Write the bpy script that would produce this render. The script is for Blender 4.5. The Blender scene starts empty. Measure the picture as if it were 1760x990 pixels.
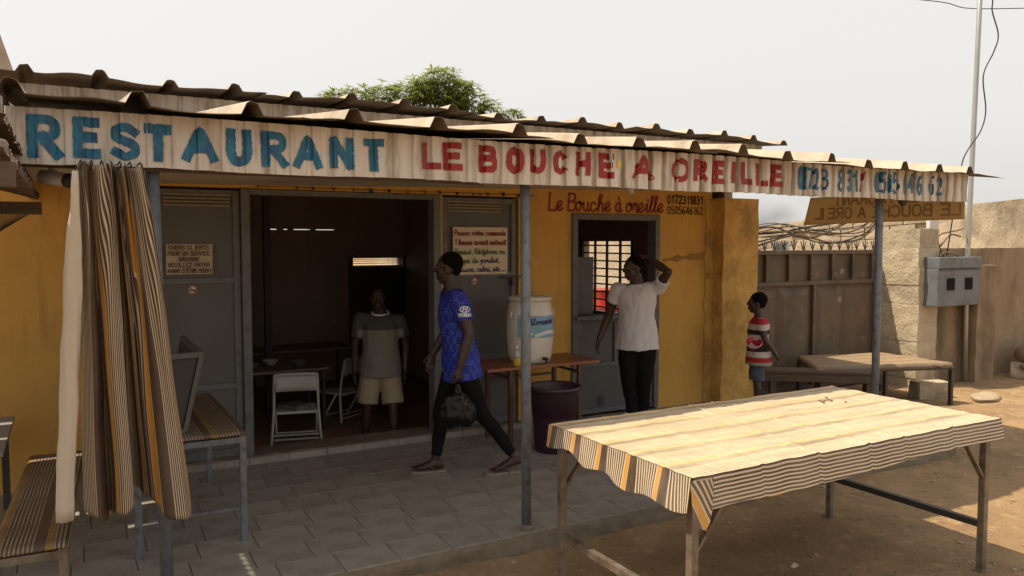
import bpy, bmesh, math, random
from mathutils import Vector, Matrix, noise
from mathutils.bvhtree import BVHTree
random.seed(7)
S = bpy.context.scene
COL = S.collection
R = math.radians

# ------------------------------------------------------------------ camera, sky, sun, exposure
cd = bpy.data.cameras.new('camera'); cam = bpy.data.objects.new('camera', cd); COL.objects.link(cam)
cd.sensor_width = 36; cd.lens = 27.614; cd.clip_start = .05; cd.clip_end = 2000
cam.location = (0, 0, 1.75); cam.rotation_euler = (R(90 - 3.349), 0, R(-29.4))
S.camera = cam
SUN = Vector((-.50, .26, 1)).normalized()
W = bpy.data.worlds.new('World'); S.world = W; W.use_nodes = True
wn = W.node_tree.nodes; wl = W.node_tree.links
bg = wn['Background']; bg.inputs['Strength'].default_value = .105
sky = wn.new('ShaderNodeTexSky'); sky.sky_type = 'NISHITA'; sky.sun_disc = False
sky.sun_elevation = math.asin(SUN.z); sky.sun_rotation = math.atan2(SUN.x, SUN.y)
sky.dust_density = 6; sky.air_density = 1.0; sky.ozone_density = 1.0
hs = wn.new('ShaderNodeHueSaturation'); hs.inputs['Saturation'].default_value = .10
wm = wn.new('ShaderNodeMix'); wm.data_type = 'RGBA'; wm.inputs[0].default_value = .6
wm.inputs[7].default_value = (9.3, 9.05, 8.65, 1)      # harmattan dust veil, even over the whole sky
wl.new(sky.outputs[0], hs.inputs['Color']); wl.new(hs.outputs[0], wm.inputs[6]); wl.new(wm.outputs[2], bg.inputs['Color'])
sd = bpy.data.lights.new('sun', 'SUN'); sun = bpy.data.objects.new('sun', sd); COL.objects.link(sun)
sd.energy = 4.9; sd.angle = R(.6); sd.color = (1, .87, .67)
sun.rotation_euler = SUN.to_track_quat('Z', 'Y').to_euler(); sun.location = (-5, 3, 12)
S.view_settings.view_transform = 'Standard'; S.view_settings.look = 'None'
S.view_settings.exposure = .28; S.view_settings.gamma = 1

# ------------------------------------------------------------------ materials
MATS = {}
def M(name, col, rough=.7, col2=None, scale=6, amt=.5, bump=.15, bscale=40, metal=0, dirt=None, dscale=2.5, damt=.5, rnd=0, stretch=(1, 1, 1), trans=0, spec=.5):
    if name in MATS: return MATS[name]
    m = bpy.data.materials.new(name); m.use_nodes = True; MATS[name] = m
    n = m.node_tree.nodes; l = m.node_tree.links; b = n['Principled BSDF']
    tc = n.new('ShaderNodeTexCoord'); mp = n.new('ShaderNodeMapping'); mp.inputs['Scale'].default_value = stretch
    l.new(tc.outputs['Object'], mp.inputs[0])
    def nz(sc, det=6):
        t = n.new('ShaderNodeTexNoise'); t.inputs['Scale'].default_value = sc; t.inputs['Detail'].default_value = det; t.inputs['Roughness'].default_value = .65
        l.new(mp.outputs[0], t.inputs['Vector']); return t
    def mix(fac, a, c):
        x = n.new('ShaderNodeMix'); x.data_type = 'RGBA'
        if isinstance(fac, float): x.inputs[0].default_value = fac
        else: l.new(fac, x.inputs[0])
        for v, s in ((a, 6), (c, 7)):
            if isinstance(v, tuple): x.inputs[s].default_value = (*v[:3], 1)
            else: l.new(v, x.inputs[s])
        return x.outputs[2]
    def ramp(src, lo, hi, top):
        r = n.new('ShaderNodeMapRange'); r.inputs[1].default_value = lo; r.inputs[2].default_value = hi; r.inputs[4].default_value = top
        l.new(src, r.inputs[0]); return r.outputs[0]
    c2 = col2 or tuple(v * .65 for v in col)
    c = mix(ramp(nz(scale).outputs[0], .3, .72, amt), col, c2)
    if dirt: c = mix(ramp(nz(dscale, 9).outputs[0], .48, .66, damt), c, dirt)
    if rnd:
        oi = n.new('ShaderNodeObjectInfo'); hv = n.new('ShaderNodeHueSaturation')
        r = n.new('ShaderNodeMapRange'); r.inputs[3].default_value = 1 - rnd; r.inputs[4].default_value = 1 + rnd
        l.new(oi.outputs['Random'], r.inputs[0]); l.new(r.outputs[0], hv.inputs['Value']); l.new(c, hv.inputs['Color']); c = hv.outputs[0]
    l.new(c, b.inputs['Base Color'])
    b.inputs['Roughness'].default_value = rough; b.inputs['Metallic'].default_value = metal
    b.inputs['Specular IOR Level'].default_value = spec
    if trans: b.inputs['Transmission Weight'].default_value = trans
    if bump:
        bp = n.new('ShaderNodeBump'); bp.inputs['Strength'].default_value = bump; bp.inputs['Distance'].default_value = .02
        l.new(nz(bscale, 8).outputs[0], bp.inputs['Height']); l.new(bp.outputs[0], b.inputs['Normal'])
    return m

def stripes(name, fade=0., dust=(.62, .53, .4), period=.23, rough=.5, bump=.1, nl=15):
    m = bpy.data.materials.new(name); m.use_nodes = True
    n = m.node_tree.nodes; l = m.node_tree.links; b = n['Principled BSDF']
    uv = n.new('ShaderNodeUVMap'); uv.uv_map = 'UVMap'; sx = n.new('ShaderNodeSeparateXYZ'); l.new(uv.outputs[0], sx.inputs[0])
    def ma(op, a, v):
        k = n.new('ShaderNodeMath'); k.operation = op; l.new(a, k.inputs[0])
        if isinstance(v, (int, float)): k.inputs[1].default_value = v
        return k.outputs[0]
    t = ma('FRACT', ma('DIVIDE', sx.outputs[0], period), 0)
    def ramp(src, stops):
        r = n.new('ShaderNodeValToRGB'); r.color_ramp.interpolation = 'CONSTANT'; e = r.color_ramp.elements
        while len(e) < len(stops): e.new(.5)
        for q, (p, c) in zip(e, stops): q.position = p; q.color = (*c, 1)
        l.new(src, r.inputs[0]); return r.outputs[0]
    brown, orange, cream, dk = (.052, .026, .017), (.56, .25, .018), (.58, .46, .31), (.045, .022, .014)
    base = ramp(t, [(0, brown), (.225, cream), (.235, orange), (.355, cream), (.365, dk)])
    lines = ramp(ma('FRACT', ma('MULTIPLY', t, nl), 0), [(0, dk), (.56, cream)])
    sel = ma('GREATER_THAN', t, .365)
    x = n.new('ShaderNodeMix'); x.data_type = 'RGBA'; l.new(sel, x.inputs[0]); l.new(base, x.inputs[6]); l.new(lines, x.inputs[7]); c = x.outputs[2]
    tc = n.new('ShaderNodeTexCoord')
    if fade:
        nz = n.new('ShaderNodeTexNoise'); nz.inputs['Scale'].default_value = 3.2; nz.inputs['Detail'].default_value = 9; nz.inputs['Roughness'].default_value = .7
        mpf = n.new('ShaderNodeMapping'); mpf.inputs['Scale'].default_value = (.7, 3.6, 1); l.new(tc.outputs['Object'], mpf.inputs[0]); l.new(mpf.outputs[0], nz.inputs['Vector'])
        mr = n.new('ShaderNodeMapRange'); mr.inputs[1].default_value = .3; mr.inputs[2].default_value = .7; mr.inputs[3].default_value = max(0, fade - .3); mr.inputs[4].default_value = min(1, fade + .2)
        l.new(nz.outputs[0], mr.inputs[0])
        y = n.new('ShaderNodeMix'); y.data_type = 'RGBA'; l.new(mr.outputs[0], y.inputs[0]); l.new(c, y.inputs[6]); y.inputs[7].default_value = (*dust, 1); c = y.outputs[2]  # tint over the stripes; the long table's pale one also paints sun sheen
    l.new(c, b.inputs['Base Color']); b.inputs['Roughness'].default_value = rough
    nb = n.new('ShaderNodeTexNoise'); nb.inputs['Scale'].default_value = 14; nb.inputs['Detail'].default_value = 7; l.new(tc.outputs['Object'], nb.inputs['Vector'])
    bp = n.new('ShaderNodeBump'); bp.inputs['Strength'].default_value = bump * 2; bp.inputs['Distance'].default_value = .015
    l.new(nb.outputs[0], bp.inputs['Height']); l.new(bp.outputs[0], b.inputs['Normal'])
    return m

m_dirt = M('dirt', (.35, .225, .11), .95, (.2, .122, .06), 2.6, .9, .8, 28, dirt=(.16, .1, .052), dscale=.7, damt=.6)
m_tile = M('tile', (.32, .287, .25), .45, (.26, .23, .197), 2.5, .7, .06, 30, dirt=(.17, .125, .088), dscale=5, damt=.5, rnd=.07)
m_mortar = M('mortar', (.22, .17, .12), .95, (.1, .075, .05), 9, .7, .5, 60)
def layer(m, col, scale, lo, hi, amt, stretch=(1, 1, 1), det=4):
    n = m.node_tree.nodes; l = m.node_tree.links; b = n['Principled BSDF']; src = b.inputs['Base Color'].links[0].from_socket
    tc = n.new('ShaderNodeTexCoord'); mp = n.new('ShaderNodeMapping'); mp.inputs['Scale'].default_value = stretch; l.new(tc.outputs['Object'], mp.inputs[0])
    t = n.new('ShaderNodeTexNoise'); t.inputs['Scale'].default_value = scale; t.inputs['Detail'].default_value = det; l.new(mp.outputs[0], t.inputs['Vector'])
    k = n.new('ShaderNodeMapRange'); k.inputs[1].default_value = lo; k.inputs[2].default_value = hi; k.inputs[4].default_value = amt; l.new(t.outputs[0], k.inputs[0])
    x = n.new('ShaderNodeMix'); x.data_type = 'RGBA'; l.new(k.outputs[0], x.inputs[0]); l.new(src, x.inputs[6]); x.inputs[7].default_value = (*col, 1); l.new(x.outputs[2], b.inputs['Base Color']); return m
m_wall = M('ochre_plaster', (.66, .38, .085), .85, (.53, .29, .065), 1.6, .6, .3, 45, dirt=(.38, .21, .07), dscale=1.1, damt=.5)
layer(m_wall, (.16, .08, .02), 34, .71, .74, .85); layer(m_wall, (.3, .17, .06), 4.5, .56, .72, .5, (3, 3, .3), 8); layer(m_wall, (.75, .5, .2), 21, .69, .73, .5)
m_col = M('ochre_rough', (.7, .43, .12), .9, (.48, .27, .07), 7, .7, .9, 26, dirt=(.2, .12, .05), dscale=3, damt=.6)
layer(m_dirt, (.42, .28, .145), 9, .55, .7, .6, det=9); layer(m_dirt, (.1, .06, .032), 17, .64, .7, .6)
m_grey = M('grey_door_paint', (.1, .1, .1), .5, (.078, .076, .074), 3, .6, .05, 40, dirt=(.085, .075, .062), dscale=2, damt=.55)
m_frame = M('grey_frame_paint', (.135, .142, .15), .5, (.1, .1, .1), 8, .6, .1, 60, dirt=(.07, .05, .04), dscale=14, damt=.6)
m_post = M('post_blue_grey', (.15, .17, .195), .42, (.11, .12, .135), 6, .6, .1, 70, dirt=(.06, .045, .035), dscale=22, damt=.7)
m_white_sheet = M('white_painted_sheet', (.62, .57, .5), .5, (.47, .4, .32), 5, .8, .08, 25, dirt=(.2, .135, .085), dscale=5, damt=.65, stretch=(3.5, 1, .4))
m_roof = M('weathered_roof_sheet', (.45, .375, .28), .5, (.3, .235, .165), 4, .8, .15, 30, dirt=(.2, .12, .07), dscale=3, damt=.6)
m_under = M('rusted_shaded_underside', (.19, .14, .095), .8, (.11, .077, .052), 5, .8, .2, 30)  # rusty underside and rim, darkened to stand in for overhang shade
m_rust = M('rusty_sheet', (.11, .07, .045), .8, (.05, .033, .024), 5, .8, .3, 40)
m_soffit = M('soffit_board', (.6, .55, .47), .7, (.47, .41, .33), 2, .6, .05, 30, dirt=(.3, .22, .14), dscale=1.2, damt=.5)
m_blue = M('blue_letter_paint', (.003, .032, .13), .35, (.008, .21, .31), 20, 1., .5, 60, stretch=(1, 1, .35))
m_red = M('red_letter_paint', (.3, .008, .008), .4, (.22, .012, .01), 14, .8, .4, 60, stretch=(1, 1, .35))
m_redw = M('red_wall_paint', (.24, .012, .014), .6, amt=.4, bump=0)
m_blackp = M('black_paint', (.012, .011, .01), .8, amt=.3, bump=0, spec=.1)
m_green = M('green_ink', (.03, .13, .02), .6, amt=.3, bump=0)
m_navy = M('navy_ink', (.015, .02, .13), .6, amt=.3, bump=0)
m_brownink = M('brown_ink', (.09, .035, .02), .6, amt=.3, bump=0)
m_paper = M('sign_paper', (.66, .58, .44), .7, (.55, .47, .34), 5, .6, .05, 30)
m_card = M('sign_card', (.5, .42, .31), .75, (.4, .32, .23), 6, .7, .05, 30)
m_int = M('interior_plaster', (.42, .31, .24), .9, (.3, .21, .16), 2, .7, .1, 20)
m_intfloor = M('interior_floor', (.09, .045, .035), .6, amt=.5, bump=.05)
m_block = M('cement_block', (.52, .43, .3), .95, (.36, .29, .195), 5, .8, 1.0, 24, rnd=.06, dirt=(.24, .19, .14), dscale=1.8, damt=.5)
m_render = M('cement_render', (.58, .48, .34), .95, (.46, .37, .25), 3, .8, .9, 28, dirt=(.13, .1, .075), dscale=1.6, damt=.75, stretch=(1, 1, .55))
m_mud = M('mud_render', (.33, .235, .14), .95, (.22, .155, .095), 2.2, .8, .5, 25, dirt=(.1, .075, .05), dscale=1.4, damt=.75, stretch=(1, 1, .6))
layer(m_mud, (.075, .055, .038), 2.0, .5, .68, .75, (1, 1, .3), 9); layer(m_mud, (.42, .29, .16), 1.1, .55, .72, .6, det=6); layer(m_block, (.2, .15, .1), 2.6, .56, .7, .6, (1, 1, .4), 9); layer(m_render, (.2, .15, .1), 3.2, .54, .7, .6, (1, 1, .3), 9)
m_gate = M('brown_gate_paint', (.115, .083, .055), .6, (.075, .055, .038), 4, .7, .15, 35, dirt=(.16, .095, .05), dscale=3, damt=.55)
layer(m_gate, (.035, .027, .02), 1.7, .56, .68, .75, det=6); layer(m_gate, (.2, .13, .075), 6, .62, .72, .6)
m_steel = M('worn_steel', (.27, .23, .175), .5, (.13, .095, .065), 16, .9, .3, 70, metal=.35, dirt=(.09, .05, .03), dscale=9, damt=.7)
m_darksteel = M('dark_steel', (.07, .06, .052), .5, (.04, .032, .027), 10, .7, .2, 50, metal=.3)
m_galv = M('galvanised_pipe', (.42, .42, .39), .38, (.32, .32, .3), 8, .5, .05, 40, metal=.6)
m_meter = M('meter_box_grey', (.15, .165, .18), .55, (.11, .115, .12), 5, .6, .1, 40, dirt=(.09, .055, .035), dscale=7, damt=.55)
m_wood = M('varnished_wood', (.3, .115, .045), .4, (.2, .07, .03), 5, .8, .1, 30, stretch=(1, 8, 8))
m_darkwood = M('old_dark_wood', (.13, .088, .056), .8, (.07, .045, .03), 5, .8, .3, 30, stretch=(1, 8, 8))
m_leg = M('table_leg_wood', (.11, .045, .025), .5, amt=.6)
m_barrel = M('barrel_plastic', (.74, .71, .62), .4, (.58, .53, .43), 5, .5, .03, 20, dirt=(.4, .33, .24), dscale=3, damt=.35)
m_label = M('barrel_label', (.16, .34, .47), .45, (.3, .48, .58), 9, .9, 0)
m_labelw = M('label_white', (.7, .72, .72), .5, amt=.2, bump=0)
m_bin = M('purple_bin_plastic', (.05, .02, .035), .45, amt=.4, bump=.03)
m_whitemetal = M('white_enamel', (.6, .59, .56), .4, (.5, .48, .44), 8, .5, .03)
m_floral = M('floral_seat_pad', (.3, .28, .24), .8, (.04, .035, .03), 45, 1., .1)
m_skin = M('dark_skin', (.058, .03, .02), .48, (.04, .021, .014), 12, .5, .05, 120)
m_sole = M('foot_skin', (.1, .055, .036), .55, (.07, .038, .026), 12, .5, .05, 120)
m_hair = M('black_hair', (.008, .007, .006), .95, amt=.4, bump=.8, bscale=220, spec=.1)
m_whitecloth = M('white_cotton', (.62, .6, .61), .85, (.54, .52, .53), 6, .4, .15, 22)
m_greycloth = M('grey_cotton', (.22, .205, .18), .9, (.17, .16, .14), 6, .4, .15, 22)
m_darkgrey = M('dark_grey_cotton', (.075, .07, .06), .9, amt=.4, bump=.15)
m_khaki = M('khaki_cotton', (.4, .33, .22), .9, (.33, .27, .18), 7, .5, .2, 22)
m_black = M('black_denim', (.008, .008, .0095), .9, (.013, .013, .014), 14, .6, .25, 30, spec=.12)
m_jeans = M('blue_denim', (.045, .055, .085), .9, (.1, .115, .15), 16, .8, .2, 40)
m_bag = M('black_plastic_bag', (.004, .004, .0045), .25, amt=.3, bump=.15, bscale=13, spec=.25)
m_sandal = M('sandal_sole', (.3, .22, .17), .7, amt=.4)
m_strap = M('sandal_strap', (.13, .05, .03), .6, amt=.4)
m_leaf = M('mango_leaf', (.15, .19, .05), .42, (.085, .115, .03), 5, .9, 0, dirt=(.3, .25, .11), dscale=3, damt=.6)
_n = m_leaf.node_tree.nodes; _l = m_leaf.node_tree.links; _t = _n.new('ShaderNodeBsdfTranslucent'); _t.inputs[0].default_value = (.3, .36, .06, 1); _m = _n.new('ShaderNodeMixShader'); _m.inputs[0].default_value = .35
_l.new(_n['Principled BSDF'].outputs[0], _m.inputs[1]); _l.new(_t.outputs[0], _m.inputs[2]); _l.new(_m.outputs[0], _n['Material Output'].inputs[0])
m_bark = M('bark', (.12, .085, .055), .9, amt=.7, bump=.6, bscale=12)
m_cable = M('black_cable', (.03, .027, .025), .6, amt=.3, bump=0)
m_tinsel = M('tinsel_red', (.3, .03, .04), .25, (.4, .3, .28), 60, .9, 0, metal=.6)
m_stone = M('rough_stone', (.4, .31, .2), .95, (.28, .21, .14), 6, .7, .7, 18)
m_log = M('dry_log', (.24, .16, .1), .9, (.13, .085, .055), 6, .8, .5, 20, stretch=(1, 6, 6))
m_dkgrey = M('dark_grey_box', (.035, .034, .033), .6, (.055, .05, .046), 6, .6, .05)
m_cream = M('cream_fabric_back', (.6, .52, .41), .85, (.52, .44, .34), 5, .5, .2, 20)
m_banner = M('ochre_banner_cloth', (.6, .46, .27), .8, (.5, .37, .2), 4, .6, .1, 20)
_n = m_banner.node_tree.nodes; _l = m_banner.node_tree.links; _t = _n.new('ShaderNodeBsdfTranslucent'); _t.inputs[0].default_value = (.68, .52, .3, 1); _m = _n.new('ShaderNodeMixShader'); _m.inputs[0].default_value = .6
_l.new(_n['Principled BSDF'].outputs[0], _m.inputs[1]); _l.new(_t.outputs[0], _m.inputs[2]); _l.new(_m.outputs[0], _n['Material Output'].inputs[0])
m_bannertext = M('banner_show_through', (.36, .24, .12), .8, amt=.4, bump=0)
m_bowl = M('red_bowl', (.5, .02, .035), .4, amt=.2, bump=0)
m_bowlw = M('bowl_white', (.6, .6, .58), .4, amt=.2, bump=0)
m_soap = M('soap_liquid', (.55, .4, .04), .25, amt=.2, bump=0)
m_clear = M('bottle_plastic', (.7, .68, .6), .2, amt=.2, bump=0, trans=.4)
m_greytable = M('grey_table_top', (.28, .27, .26), .55, (.2, .19, .18), 5, .6, .05)
m_net = M('net_fibre', (.12, .085, .05), .8, amt=.4, bump=0)
m_white = M('white_print', (.75, .75, .75), .6, amt=.1, bump=0)
m_yellow = M('yellow_sticker', (.7, .5, .05), .5, amt=.2, bump=0)
m_redcar = M('red_paint', (.4, .03, .02), .3, amt=.3, bump=0)
m_curtain = stripes('striped_curtain_cloth', .22, (.2, .14, .09), .235, .8, nl=14)
m_cloth = stripes('striped_oilcloth', .06, period=.222, rough=.5, nl=13)
m_clothtop = stripes('striped_oilcloth_worn_glare', .56, (.7, .56, .37), .222, .5, .5, 13)  # worn print, with cream mixed in for the sun sheen on top
m_bench = stripes('striped_bench_cover', .72, (.13, .085, .05), .2, .7, nl=12)

# jersey: two blues in a broken check
mj = bpy.data.materials.new('blue_jersey_check'); mj.use_nodes = True
_n = mj.node_tree.nodes; _l = mj.node_tree.links; _b = _n['Principled BSDF']
_tc = _n.new('ShaderNodeTexCoord'); _mp = _n.new('ShaderNodeMapping'); _mp.inputs['Scale'].default_value = (22, 22, 19)
_wv = _n.new('ShaderNodeTexWave'); _wv.inputs['Scale'].default_value = 14; _wv.inputs['Distortion'].default_value = 9; _wv.bands_direction = 'Z'
_ck = _n.new('ShaderNodeTexChecker'); _ck.inputs['Scale'].default_value = 1
_ck.inputs['Color1'].default_value = (.01, .022, .3, 1); _ck.inputs['Color2'].default_value = (.045, .085, .5, 1)
_mx = _n.new('ShaderNodeMix'); _mx.data_type = 'RGBA'; _mx.inputs[7].default_value = (.008, .014, .16, 1)
_ms = _n.new('ShaderNodeMath'); _ms.operation = 'MULTIPLY'; _ms.inputs[1].default_value = .75
_l.new(_tc.outputs['Object'], _mp.inputs[0]); _l.new(_mp.outputs[0], _ck.inputs['Vector']); _l.new(_tc.outputs['Object'], _wv.inputs['Vector'])
_l.new(_wv.outputs['Fac'], _ms.inputs[0]); _l.new(_ms.outputs[0], _mx.inputs[0]); _l.new(_ck.outputs['Color'], _mx.inputs[6]); _l.new(_mx.outputs[2], _b.inputs['Base Color'])
_b.inputs['Roughness'].default_value = .7
# boy's shirt: horizontal bands by height
mb_ = bpy.data.materials.new('banded_shirt'); mb_.use_nodes = True
_n = mb_.node_tree.nodes; _l = mb_.node_tree.links; _b = _n['Principled BSDF']
_tc = _n.new('ShaderNodeTexCoord'); _sx = _n.new('ShaderNodeSeparateXYZ'); _mr = _n.new('ShaderNodeMapRange'); _mr.inputs[1].default_value = .43; _mr.inputs[2].default_value = 1.0
_rp = _n.new('ShaderNodeValToRGB'); _rp.color_ramp.interpolation = 'CONSTANT'
RED, WHT, BLK, GRY = (.38, .02, .03), (.52, .47, .42), (.02, .017, .018), (.3, .28, .25)
_st = [(0, BLK), (.05, GRY), (.16, RED), (.25, WHT), (.35, BLK), (.45, RED), (.56, WHT), (.65, BLK), (.74, WHT), (.84, RED), (.955, GRY)]
while len(_rp.color_ramp.elements) < len(_st): _rp.color_ramp.elements.new(.5)
for e, (p, c) in zip(_rp.color_ramp.elements, _st): e.position = p; e.color = (*c, 1)
_l.new(_tc.outputs['Object'], _sx.inputs[0]); _l.new(_sx.outputs[2], _mr.inputs[0]); _l.new(_mr.outputs[0], _rp.inputs[0]); _l.new(_rp.outputs[0], _b.inputs['Base Color']); _b.inputs['Roughness'].default_value = .9

# ------------------------------------------------------------------ mesh helpers
ROOT = {}
def thing(name, label, cat, loc=(0, 0, 0), rz=0, group=None):
    o = bpy.data.objects.new(name, None); COL.objects.link(o); o.empty_display_size = .1
    o.location = loc; o.rotation_euler = (0, 0, rz); tag(o, label, cat, group); ROOT[o.name] = Vector(loc); return o
def tag(o, label, cat, group=None):
    o['label'] = label; o['category'] = cat
    if group: o['group'] = group
    return o
def struct(o): o['kind'] = 'structure'; return o
def copytree(o, parent=None):
    c = o.copy(); COL.objects.link(c); c.parent = parent
    for ch in [k for k in bpy.data.objects if k.parent == o]: copytree(ch, c)
    return c
class MB:
    def __init__(s): s.v = []; s.f = []; s.uv = []; s.hasuv = False
    def add(s, vs, fs, uvs=None):
        b = len(s.v); s.v += [Vector(p) for p in vs]; s.f += [tuple(i + b for i in f) for f in fs]
        s.uv += list(uvs) if uvs else [(0, 0)] * len(vs); s.hasuv |= bool(uvs); return s
    def box(s, x0, x1, y0, y1, z0, z1, rz=0, c=None):
        vs = [Vector((x, y, z)) for x in (x0, x1) for y in (y0, y1) for z in (z0, z1)]
        if rz:
            c = Vector(c or ((x0 + x1) / 2, (y0 + y1) / 2, 0)); m = Matrix.Rotation(rz, 3, 'Z'); vs = [m @ (v - c) + c for v in vs]
        return s.add(vs, [(0, 1, 3, 2), (4, 6, 7, 5), (0, 4, 5, 1), (2, 3, 7, 6), (0, 2, 6, 4), (1, 5, 7, 3)])
    def bar(s, a, b, w, h=None, up=(0, 0, 1)):
        a = Vector(a); b = Vector(b); h = h or w; d = (b - a).normalized(); up = Vector(up)
        if abs(d.dot(up)) > .98: up = Vector((0, 1, 0))
        r = d.cross(up).normalized() * (w / 2); u = r.cross(d).normalized() * (h / 2)
        vs = [p + i * r + j * u for p in (a, b) for i in (-1, 1) for j in (-1, 1)]
        return s.add(vs, [(0, 1, 3, 2), (4, 6, 7, 5), (0, 4, 5, 1), (2, 3, 7, 6), (0, 2, 6, 4), (1, 5, 7, 3)])
    def tube(s, pts, r, n=8, close=True):
        pts = [Vector(p) for p in pts]; rs = r if isinstance(r, (list, tuple)) else [r] * len(pts)
        vs = []; fs = []; prev = None
        for i, p in enumerate(pts):
            d = (pts[min(i + 1, len(pts) - 1)] - pts[max(i - 1, 0)]).normalized()
            if prev is None: prev = Vector((0, 0, 1)) if abs(d.z) < .9 else Vector((1, 0, 0))
            u = (prev - d * prev.dot(d)).normalized(); prev = u; w = d.cross(u)
            for k in range(n):
                a = 2 * math.pi * k / n; vs.append(p + (u * math.cos(a) + w * math.sin(a)) * rs[i])
        for i in range(len(pts) - 1):
            for k in range(n): fs.append((i * n + k, i * n + (k + 1) % n, (i + 1) * n + (k + 1) % n, (i + 1) * n + k))
        if close: fs += [tuple(range(n))[::-1], tuple(range((len(pts) - 1) * n, len(pts) * n))]
        return s.add(vs, fs)
    def lathe(s, prof, c, n=32):
        c = Vector(c); vs = []; fs = []
        for r, z in prof:
            for k in range(n): a = 2 * math.pi * k / n; vs.append(c + Vector((r * math.cos(a), r * math.sin(a), z)))
        for i in range(len(prof) - 1):
            for k in range(n): fs.append((i * n + k, i * n + (k + 1) % n, (i + 1) * n + (k + 1) % n, (i + 1) * n + k))
        fs += [tuple(range(n))[::-1], tuple(range((len(prof) - 1) * n, len(prof) * n))]
        return s.add(vs, fs)
    def rings(s, rings, n=18):
        """rings: (centre, half axis a, half axis b) closed loft"""
        vs = []; fs = []
        for c, a, b in rings:
            for k in range(n): t = 2 * math.pi * k / n; vs.append(Vector(c) + Vector(a) * math.cos(t) + Vector(b) * math.sin(t))
        for i in range(len(rings) - 1):
            for k in range(n): fs.append((i * n + k, i * n + (k + 1) % n, (i + 1) * n + (k + 1) % n, (i + 1) * n + k))
        fs += [tuple(range(n))[::-1], tuple(range((len(rings) - 1) * n, len(rings) * n))]
        return s.add(vs, fs)
    def ball(s, c, r, ax=None, n=16):
        ax = ax or (Vector((1, 0, 0)), Vector((0, 1, 0)), Vector((0, 0, 1))); c = Vector(c)
        if not isinstance(r, (tuple, list)): r = (r, r, r)
        vs = []; fs = []; m = n // 2
        for i in range(1, m):
            t = math.pi * i / m
            for k in range(n):
                p = 2 * math.pi * k / n
                vs.append(c + ax[0] * r[0] * math.sin(t) * math.cos(p) + ax[1] * r[1] * math.sin(t) * math.sin(p) + ax[2] * r[2] * math.cos(t))
        for i in range(m - 2):
            for k in range(n): fs.append((i * n + k, (i + 1) * n + k, (i + 1) * n + (k + 1) % n, i * n + (k + 1) % n))
        fs += [tuple(range(n)), tuple(range((m - 2) * n, (m - 1) * n))[::-1]]
        return s.add(vs, fs)
    def limb(s, pts, rs, n=14):
        """tapered limb with ball ends"""
        pts = [Vector(p) for p in pts]
        s.tube(pts, list(rs), n)
        for p, r in zip(pts, rs): s.ball(p, r * .995, n=12)
        return s
    def grid(s, fn, nu, nv, uvf=None):
        vs = []; uv = []
        for j in range(nv + 1):
            for i in range(nu + 1):
                vs.append(fn(i / nu, j / nv)); uv.append(uvf(i / nu, j / nv) if uvf else (0, 0))
        fs = [(j * (nu + 1) + i, j * (nu + 1) + i + 1, (j + 1) * (nu + 1) + i + 1, (j + 1) * (nu + 1) + i) for j in range(nv) for i in range(nu)]
        return s.add(vs, fs, uv if uvf else None)
    def mesh(s, name, off=Vector()):
        me = bpy.data.meshes.new(name); me.from_pydata([v - off for v in s.v], [], s.f)
        if s.hasuv:
            u = me.uv_layers.new(name='UVMap')
            for lp in me.loops: u.data[lp.index].uv = s.uv[lp.vertex_index]
        bm = bmesh.new(); bm.from_mesh(me); bmesh.ops.recalc_face_normals(bm, faces=bm.faces); bm.to_mesh(me); bm.free()
        me.update(); return me
    def build(s, name, mat, parent=None, smooth=False, bevel=0, solid=0, local=False, label=None):
        off = Vector()
        if parent is not None and not local:
            r = parent
            while r.parent: r = r.parent
            off = ROOT.get(r.name, Vector())
        me = s.mesh(name, off)
        o = bpy.data.objects.new(name, me); COL.objects.link(o); me.materials.append(mat); o.parent = parent
        if smooth:
            for p in me.polygons: p.use_smooth = True
        if solid:
            md = o.modifiers.new('thick', 'SOLIDIFY'); md.thickness = solid; md.offset = 0
        if bevel:
            md = o.modifiers.new('bevel', 'BEVEL'); md.width = bevel; md.segments = 2; md.limit_method = 'ANGLE'
        if label: o['label'] = label
        return o
def blob(mb, voxel, it=6, fac=.5):
    """fuse overlapping pieces into one continuous surface"""
    me = mb.mesh('tmp'); o = bpy.data.objects.new('tmp', me); COL.objects.link(o)
    md = o.modifiers.new('r', 'REMESH'); md.mode = 'VOXEL'; md.voxel_size = voxel
    if it: m2 = o.modifiers.new('s', 'SMOOTH'); m2.iterations = it; m2.factor = fac
    dg = bpy.context.evaluated_depsgraph_get(); dg.update()
    out = bpy.data.meshes.new_from_object(o.evaluated_get(dg)); bpy.data.objects.remove(o); bpy.data.meshes.remove(me)
    for p in out.polygons: p.use_smooth = True
    return out
def put(me, name, mat, parent):
    me.name = name; me.materials.clear(); me.materials.append(mat)
    o = bpy.data.objects.new(name, me); COL.objects.link(o); o.parent = parent; return o
def wrinkle(me, amp, fx=(9, 9, 5), seed=0):
    me.update()
    ns = [v.normal.copy() for v in me.vertices]
    for v, nn in zip(me.vertices, ns):
        q = Vector((v.co.x * fx[0] + seed, v.co.y * fx[1], v.co.z * fx[2]))
        h = noise.noise(q) + .5 * noise.noise(q * 2.3) - .6 * abs(noise.noise(q * 1.4 + Vector((7, 3, 1))))
        v.co += nn * h * amp
    me.update()
def bez(p0, p1, p2, n=10): return [Vector(p0).lerp(Vector(p1), t).lerp(Vector(p1).lerp(Vector(p2), t), t) for t in [i / n for i in range(n + 1)]]
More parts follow.
